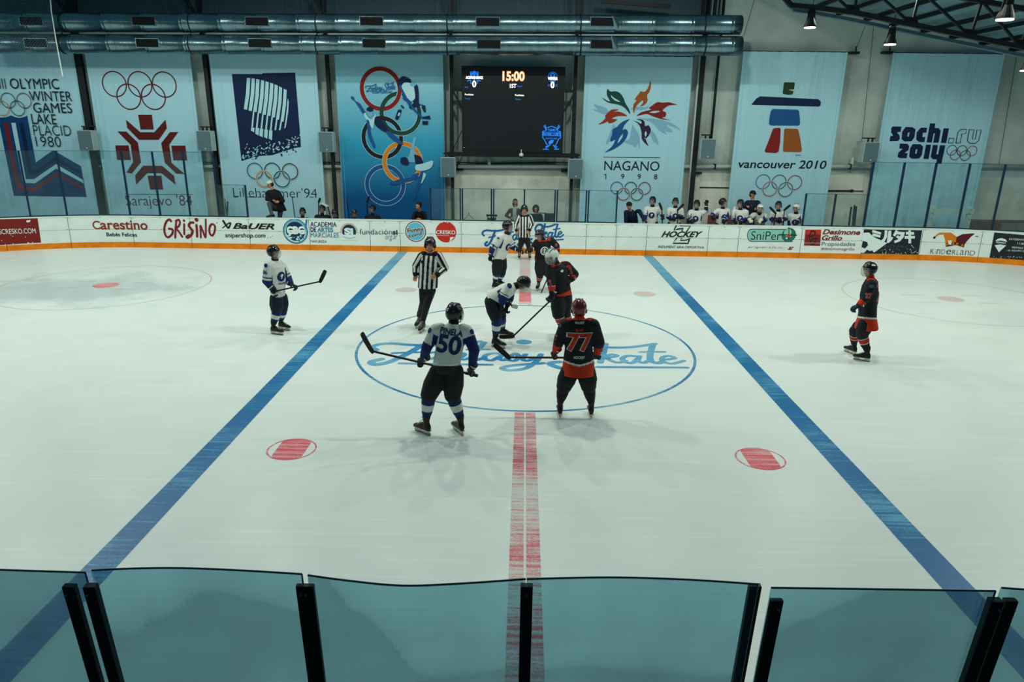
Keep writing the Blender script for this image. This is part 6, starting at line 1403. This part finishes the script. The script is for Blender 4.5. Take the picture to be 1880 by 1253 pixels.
# referee walking
YR = PZ(771, 608).y
person('referee in striped shirt and black helmet skating toward the camera', dict(head=(789.5, 449.5, -.02), neck=(788.7, 465.5), sha=(775, 470.5), shb=(804.5, 470.5), ela=(764, 488, .02), elb=(816.5, 492.5, .02), wra=(762.5, 504.5, -.06), wrb=(801, 506, -.20), haa=(761.8, 514, -.08), hab=(789, 510, -.26), pel=(785.5, 523), hpa=(778, 533), hpb=(791.5, 533),
    kna=(777, 556, -.02), knb=(784, 558.5, -.12)), 183, 184, 1.03, 'ref', YR, helm=HB, cage=False, feet=((G(772, 598), G(764, 604)), (G(778.5, 606.5), G(768, 615))), bareA=True, bareB=True, hem=.06, bulk=.98, voxel=.010, curl=.8, sticker=Vector((0, .8, .6)), stxt='/',
    nums=(('/', 'front', .07, .05, .74, JK, None), ('disc', 'front', .07, .07, .74, JK, None, None, -.11)))
# player 06 at left
Y06 = PZ(512, 611).y
person('hockey player in white jersey number 06 standing alone at left', dict(head=(502.5, 464), neck=(505, 479), sha=(493, 487.5, -.14), shb=(517.5, 487, .14), ela=(488.5, 516, -.16), elb=(528.5, 510, .14), wra=(500, 531, -.16), wrb=(534.5, 522, .05), haa=(505.5, 537, -.14), hab=(545, 527, .0),
    pel=(510, 536), hpa=(507, 548, -.09), hpb=(516.5, 547, .09), kna=(508, 569, -.08), knb=(518, 567, .10)), 122, 98, .97, 'white', Y06, cage=True, feet=((G(500, 613.5), G(517, 615.5)), (G(514, 605), G(530.5, 607.5))), gloves=GB, pants=PN, hem=.08,
    nums=(('06', 'a', .085, .08, .42, JN, None, Vector((-.25, -.95, .1)).normalized()), ('disc', 'a', .075, .075, .02, JN, None, Vector((-.25, -.95, .2)).normalized()), ('logo', 'front', .19, .19, .52, JN, JW), ('WINTER', 'front', .17, .035, .30, JN, None)), hand_n=Vector((.3, -.3, -.9)))
stick('black hockey stick held forward by the lone player number 06', [(499, 536.5, -.20), (588, 517, .0)], (599, 496.5, .02), Y06)
# player 47 at right
Y47 = PZ(1578, 661).y
person('hockey player in black and orange jersey number 47 alone at right', dict(head=(1596, 496), neck=(1598.6, 512), sha=(1599.5, 523, -.16), shb=(1602, 521, .16), ela=(1589, 549, -.20), elb=(1590, 548, .22), wra=(1577, 561, -.20), wrb=(1577, 561, .14), haa=(1562, 567, -.20), hab=(1564, 567, .10),
    pel=(1592, 583), hpa=(1589, 594, -.09), hpb=(1586, 594, .09), kna=(1583.5, 613, -.08), knb=(1571, 608, .14)), 277, 268, .95, 'black', Y47, hl='a', cage=True, feet=((G(1594, 664.5), G(1565, 660)), (G(1569, 652), G(1557, 647.5))), gloves=GN, hem=.21, bulk=1.06,
    nums=(('47', 'side', .20, .20, .52, JO, JW, Vector((.62, -.78, 0)).normalized(), .06), ('37', 'a', .09, .085, .72, JO, JW, Vector((-.1, -1, 0)).normalized()), ('disc', 'a', .08, .06, .08, GRY, None, Vector((-.3, -.95, .1)).normalized()), ('disc', 'side', .09, .05, .84, JO, None, Vector((.6, -.8, 0)).normalized())), hand_n=Vector((-.4, 0, -.9)), sticker=Vector((-.8, 0, .6)), stxt='---')
# player 6 (handshake, left)
Y6 = PZ(915, 532).y
person('hockey player in white jersey number 6 bumping gloves beside the striped referee', dict(head=(932, 416.5), neck=(930.5, 431), sha=(917, 436, -.16), shb=(933, 437, .16), ela=(904, 456, -.20), elb=(940, 453, .18), wra=(901, 468, -.16), wrb=(951, 459, .10), haa=(899.5, 476, -.12), hab=(958, 460, .08), pel=(918, 468.5), hpa=(914.5, 478, -.08), hpb=(921, 478, .08), kna=(911.5, 500, -.08), knb=(920.5, 500, .1)),
    98, 100, 1.02, 'white', Y6, cage=True, feet=((G(905, 532), G(921, 533)), (G(914, 528), G(929, 529))), hem=.10, nums=(('6', 'a', .05, .085, .72, JN, None, Vector((-.2, -1, 0)).normalized()), ('disc', 'a', .07, .05, .06, GRY, None, Vector((-.2, -1, .1)).normalized()), ('logo', 'front', .17, .18, .50, JN, JW), ('logo', 'side', .14, .16, .42, JN, JW, Vector((.6, -.8, 0)).normalized(), .06)), hand_n=Vector((.3, -.3, -.9)))
stick('dark hockey stick with red band hanging from the hand of player number 6', [(897.5, 466, -.14), (922, 528, -.10)], (932, 531, .06), Y6, red=True)
# referee at the far boards
YR2 = PZ(963, 477).y
person('referee in striped shirt standing at the far boards facing the camera', dict(head=(962.4, 385), neck=(962.5, 396), sha=(953, 399.5), shb=(972.5, 399.5), ela=(948, 412), elb=(977, 412), wra=(948, 424, -.10), wrb=(971.5, 424, -.16), haa=(949, 430, -.12), hab=(968, 429, -.2), pel=(962.3, 432.5), hpa=(957.5, 440), hpb=(967.5, 440), kna=(955.5, 453), knb=(970.3, 453)),
    180, 180, 1.0, 'ref', YR2, helm=HB, cage=False, feet=((G(953.5, 475), G(953, 479)), (G(972, 475.5), G(973, 479.8))), bareA=True, bareB=True, hem=.05, bulk=.96, voxel=.010, nums=(('disc', 'a', .06, .07, .75, JO, None, Vector((-1, -.2, 0)).normalized()), ('disc', 'b', .06, .07, .75, JO, None, Vector((1, -.2, 0)).normalized())), sticker=Vector((0, .8, .6)), stxt='/')
# black player opposite (crest on chest)
YBK = PZ(988, 536).y
person('hockey player in black jersey with round pale chest crest leaning forward', dict(head=(990.8, 433), neck=(997, 441), sha=(986, 446, -.05), shb=(1013, 443, .05), ela=(978.5, 456, -.05), elb=(1022, 452, .08), wra=(974.5, 459, -.16), wrb=(1024, 462, .05), haa=(968, 459, -.18), hab=(1024, 468, 0), pel=(996, 474, .08), hpa=(991, 483), hpb=(1001, 483), kna=(991.5, 502, -.06), knb=(1006, 502)),
    212, 225, .99, 'black2', YBK, cage=True, feet=((G(989, 531), G(984.5, 536.5)), (G(1012, 528), G(1007, 534))), hem=.08, hand_n=Vector((-.3, -.5, -.8)), nums=(('disc', 'front', .20, .22, .50, JW, None), ('disc', 'front', .15, .17, .50, JB, None), ('l', 'front', .03, .10, .50, JW, None), ('3', 'b', .06, .07, .7, JO, JW, Vector((.3, -1, 0)).normalized())), sock=('or',), head_pitch=-8)
stick('dark hockey stick with white taped blade of the player with the chest crest', [(1010, 500, -.10), (988, 551, -.12)], (979.5, 556, -.18), YBK, wht=True)
# number 2 white helmet
Y2 = PZ(1028, 621).y
person('hockey player in black jersey number 2 with white helmet and long stick', dict(head=(1013.5, 471.5, -.10), neck=(1021, 485, -.04), sha=(1010, 494, -.12), shb=(1040, 489, .10), ela=(1012, 519, -.22), elb=(1055, 504, .12), wra=(1014, 540, -.24), wrb=(1048, 514, .02), haa=(1008, 553, -.26), hab=(1042, 519, -.05), pel=(1030, 530), hpa=(1024.5, 545, -.05), hpb=(1038, 545, .07), kna=(1025, 578, -.06), knb=(1037, 576, .12)),
    222, 232, 1.06, 'black2', Y2, helm=HWm, feet=((G(1034, 622), G(1022, 627)), (G(1046, 615), G(1036, 620))), hem=.12, bulk=1.0, hand_n=Vector((-.5, -.4, -.7)), head_pitch=-18, nums=(('2', 'a', .055, .10, .95, JO, JW, Vector((-.3, -1, 0)).normalized()), ('2', 'b', .06, .13, .45, JO, JW, Vector((.0, -1, 0.1)).normalized()), ('disc', 'b', .10, .05, .1, JO, None, Vector((.1, -1, .3)).normalized()), ('disc', 'front', .07, .05, .75, JW, None)), sock=('or',))
stick('long black hockey stick reaching down to the ice from player number 2', [(1022, 541, -.22), (942, 618, -.40)], (917, 620.8, -.42), Y2)
# bent player
YBT = PZ(915, 638).y
person('hockey player in white jersey bent double over the centre spot', dict(head=(960, 521.5, -.02), neck=(945, 526, 0), sha=(934, 528, -.17), shb=(938, 526, .17), ela=(925.5, 545, -.20), elb=(936, 548, .14), wra=(922.5, 557, -.16), wrb=(932, 560, .02), haa=(921, 565, -.14), hab=(930, 566, 0), pel=(903, 548), hpa=(902, 554, -.09), hpb=(906, 553, .10), kna=(911, 584, -.08), knb=(919, 581, .18)),
    90, 108, 1.0, 'white', YBT, hl='a', cage=True, feet=((G(905, 637), G(926.5, 640.5)), (G(918, 619), G(936, 620.5))), hem=.02, hand_n=Vector((.2, 0, -.9)), head_pitch=-48, nums=(('disc', 'a', .10, .08, .05, JN, None, Vector((.2, -.7, .6)).normalized()),), sock=('navy',))
stick('dark hockey stick with white taped blade of the bent player', [(926, 540, -.20), (940, 562, -.20)], (951, 565, -.22), YBT, wht=True)

# ---------------------------------------------------------------- behind the boards, right bench
YB = 23.1
def wb(label, head, face, hf, ha=None, hb=None, kit='white', helm=HB, dz=0., **k):
    x, y = head; J = dict(head=(x, y, 0), neck=(x+k.pop('nx', 0), y+11.3, .02)); s = k.pop('s', .98)
    J.update(k.pop('J', {})); gl = k.pop('gloves', GB)
    return person(label, J, face, hf, s, kit, k.pop('Y', YB), helm=helm, voxel=.018, low=True, gloves=gl, group=k.pop('group', 'white jersey players on the right bench'), **k)
LG = (('logo', 'front', .20, .20, .48, JN, JW),)
wb('bench player in white jersey standing next to the stooping coach', (1198, 369), 195, 215, nums=LG, J=dict(elb=(1216, 395, .0), wrb=(1217, 400, -.15), ela=(1184, 396)))
wb('bench player in white jersey holding an upright black stick blade', (1240, 371), 185, 195, nums=LG, J=dict(ela=(1227, 399, .0), wra=(1236, 402, -.2), elb=(1253, 399, 0), wrb=(1246, 398, -.2)))
wb('bench player in white jersey with one arm over the board above the zigzag mark', (1279, 375.5), 200, 215, nums=LG+(('21', 'a', .08, .07, .5, JN, None, Vector((-.5, -1, 0)).normalized()),), J=dict(ela=(1264, 403, 0), wra=(1270, 406, -.45), haa=(1273, 414, -.62), elb=(1296, 388, .05), wrb=(1297, 376, -.1), hab=(1298, 370, -.1)))
wb('bench player in white jersey turned right with dark gloves raised', (1327, 372.5), 165, 110, nums=LG, J=dict(ela=(1309, 393, 0), wra=(1308, 399, -.2), elb=(1335, 402, -.1), wrb=(1328, 406, -.45), hab=(1326, 415, -.62)))
wb('bench player in white jersey with a towel over the shoulder', (1359, 374.5), 190, 235, nums=LG, J=dict(elb=(1370, 402, 0), wrb=(1360, 409, -.3), ela=(1347, 402, 0), wra=(1350, 408, -.2)))
wb('bench player in white helmet leaning with cream gloves on the board', (1396, 382.5), 185, 190, helm=HWm, gloves=GC, J=dict(neck=(1394, 393, .1), pel=(1393, 425, .55), ela=(1375, 402, -.05), wra=(1377, 405, -.38), haa=(1381, 412, -.55), elb=(1405, 404, -.05), wrb=(1396, 405.5, -.38), hab=(1388, 413, -.55)), nums=())
wb('bench player in white jersey between two crossed black stick blades', (1429, 377.5), 175, 215, nums=LG, J=dict(ela=(1416, 402, 0), wra=(1421, 403, -.25), elb=(1442, 402, 0), wrb=(1433, 405, -.3)))
wb('rightmost bench player in white helmet beside the thick navy post', (1461.5, 382), 200, 225, helm=HWm, J=dict(elb=(1467, 404, -.1), wrb=(1464, 408, -.42), hab=(1458, 415, -.6), ela=(1450, 404, .1)), nums=LG)
wb('coach in dark navy jacket stooping over the board under the small rings', (1155, 379), 175, 188, kit='navyc', hair=('short', HAIR), helm=None, cage=False, bareA=True, bareB=True, head_pitch=-30, group=None,
   J=dict(neck=(1158, 387, .12), pel=(1163, 421, .5), sha=(1149, 390, .1), shb=(1174, 388, .1), ela=(1149, 408, .1), elb=(1181, 401, .0), wrb=(1182, 409, -.36), hab=(1183, 412, -.5), wra=(1152, 416, .1)), legs=True, nums=())
wb('coach in navy cap and jacket standing behind the bench players', (1382, 357), 172, 150, kit='navyc', cap=CAPN, helm=None, cage=False, Y=24.2, bareA=True, bareB=True, s=1.04, group=None, J=dict(ela=(1366, 380, 0), wra=(1371, 379, -.2), elb=(1397, 383, 0), wrb=(1388, 384, -.2)), nums=(('disc', 'front', .05, .04, .7, GRY, None, None, -.08),))
for (p, q, t, lab) in (((1244, 408), (1244, 386), (1256, 375), 'black stick blade standing up before the second bench player'), ((1217, 408), (1215, 385), (1210, 373), 'black stick blade beside the arm of the first bench player'), ((1418, 408), (1424, 392), (1413, 381), 'left one of two crossed black stick blades at the bench'), ((1436, 408), (1440, 386), (1451, 377), 'right one of two crossed black stick blades at the bench')):
    stick(lab, [(p[0], p[1]+25, -.25), (q[0], q[1], -.25)], (t[0], t[1], -.25), YB, group='sticks on the players benches')
mb = MB(); mb.tube([PY(1349, 380, YB-.14), PY(1346, 392, YB-.22), PY(1344, 404, YB-.2)], [.03, .035, .04], 8, squash=.5); tag(mb.obj('towel', JW, smooth=True, base=PY(1344, 410, YB)), 'white towel hanging from the shoulder of a bench player', 'towel')
# ---------------------------------------------------------------- left bench (dark team, seated)
YL = 23.55
def db(label, head, hf, **k):
    x, y = head; k.setdefault('J', {}); J = dict(head=(x, y, 0), neck=(x, y+11.5, .02)); J.update(k.pop('J')); seat = k.pop('seated', True)
    return person(label, J, 180, hf, .96, 'darkteam', k.pop('Y', YL), voxel=.02, low=True, seated=seat, group='dark team players on the left bench', **k)
db('leftmost seated dark helmet player on the left bench', (555.5, 389), 178)
db('taller dark bench player with a stick blade above the shoulder', (591.5, 384), 190)
db('dark bench player looking down beside the wall column', (615, 392), 200, head_pitch=-20)
db('dark bench player low in front of the blue banner', (650, 392), 150, head_pitch=-10)
db('dark bench player in cage helmet looking left before the blue banner', (684, 384), 215)
for (p, q, t, lab) in (((585, 400), (585, 372), (589, 364), 'curved black stick blade rising behind the taller dark bench player'), ((675, 400), (674, 372), (678.5, 361), 'curved black stick rising beside the caged dark bench player')):
    stick(lab, [(p[0], p[1]+20, .1), (q[0], q[1], .1)], (t[0], t[1], .1), YL, group='sticks on the players benches')
stick('pale edged stick leaning over the shoulder of the taller dark bench player', [(608, 402, -.1), (602, 379, -.1)], (590.5, 374, -.1), YL, wht=True, group='sticks on the players benches')
for (x0, y0, x1_, y1, lab) in ((536.5, 362, 540, 388, 'thin dark stick shaft before the ribbon banner'), (637, 368, 640.5, 395, 'thin dark stick shaft before the left edge of the blue banner')):
    a, b = PY(x0, y0, 23.9), PY(x1_, y1, 23.9); b2 = b+(b-a)*1.6; mb = MB(); mb.bar(a, b2, .02, .03); tag(mb.obj('stick_shaft', STK, base=b2), lab, 'stick')
# man in white cap, knee up on the board
person('man in white cap and black jacket with one foot up on the board', dict(head=(495.5, 338.5), neck=(500, 348.5, .02), sha=(492.5, 354, -.08), shb=(511, 354, .08), ela=(490, 366, -.12), elb=(520, 369, .02), wra=(501, 368, -.28), wrb=(512, 371, -.22), haa=(509, 371, -.3), hab=(507, 371, -.28), pel=(511, 379, .1), hpa=(506, 383, .02), hpb=(515, 384, .1),
    kna=(494, 374, -.42), ana=(499, 393.5, -.62), knb=(513.5, 402, .1), anb=(513.5, 424, .1)), 235, 240, .99, 'blackc', 23.2, cap=CAPW, helm=None, cage=False, voxel=.018, low=True, bareA=True, bareB=True, hem=.16, bulk=1.04, boots=BOOT, pants=JEANS, head_pitch=-20)
a, b = PY(470, 440, 23.4), PY(535, 440, 23.4); 
mb = MB(); mb.box((a.x, 23.05, -.03), (b.x, 23.75, .36)); tag(mb.obj('bench_step', BEN, base=(a.x, 23.4, -.03)), 'grey step behind the boards under the man in the white cap', 'step')
# youth leaning
person('dark haired youth in black sweater leaning on the board above the light blue badge', dict(head=(768, 378.5, -.05), neck=(771, 387.5, .08), sha=(760.5, 392, .05), shb=(779.5, 392, .08), ela=(758, 403, -.1), elb=(782, 403, -.1), wra=(766, 402.5, -.50), wrb=(771.5, 402.5, -.52), haa=(769, 404.5, -.60), hab=(769, 404.8, -.62), pel=(771, 424, .35)), 178, 232, .98, 'blackc', 23.1, hair=('short', HAIR), helm=None, cage=False, voxel=.018, low=True, bareA=True, bareB=True, bulk=.86)
# woman in coat
person('woman with long dark hair in brown coat and pale scarf', dict(head=(946, 371.5), neck=(946.5, 381), sha=(936.5, 386), shb=(953, 386), ela=(929, 396, .05), wra=(938, 401, -.1), elb=(957, 399)), 176, 172, .92, 'coat', 24.5, hair=('long', HAIR), helm=None, cage=False, voxel=.018, low=True, bareA=True, bareB=True, bulk=.92)
# seated hooded person
T_, W_ = person('seated person in dark hooded coat left of the black case', dict(head=(983.8, 384.5), neck=(984, 393)), 180, 190, .92, 'navyc', 24.4, hair=('short', CAPN), helm=None, cage=False, voxel=.018, low=True, bareA=True, bareB=True, seated=True, bulk=.98)
mb = MB(); c = W_['head']; mb.ell(c+Vector((0, .03, .01)), .115, .125, .145, nu=20, nv=14, keep=lambda x, y, z: not (y < -.35 and abs(x) < .6 and z < .62)); mb.obj('hood', NAVYC, T_, smooth=True, solid=.015, weld=True)
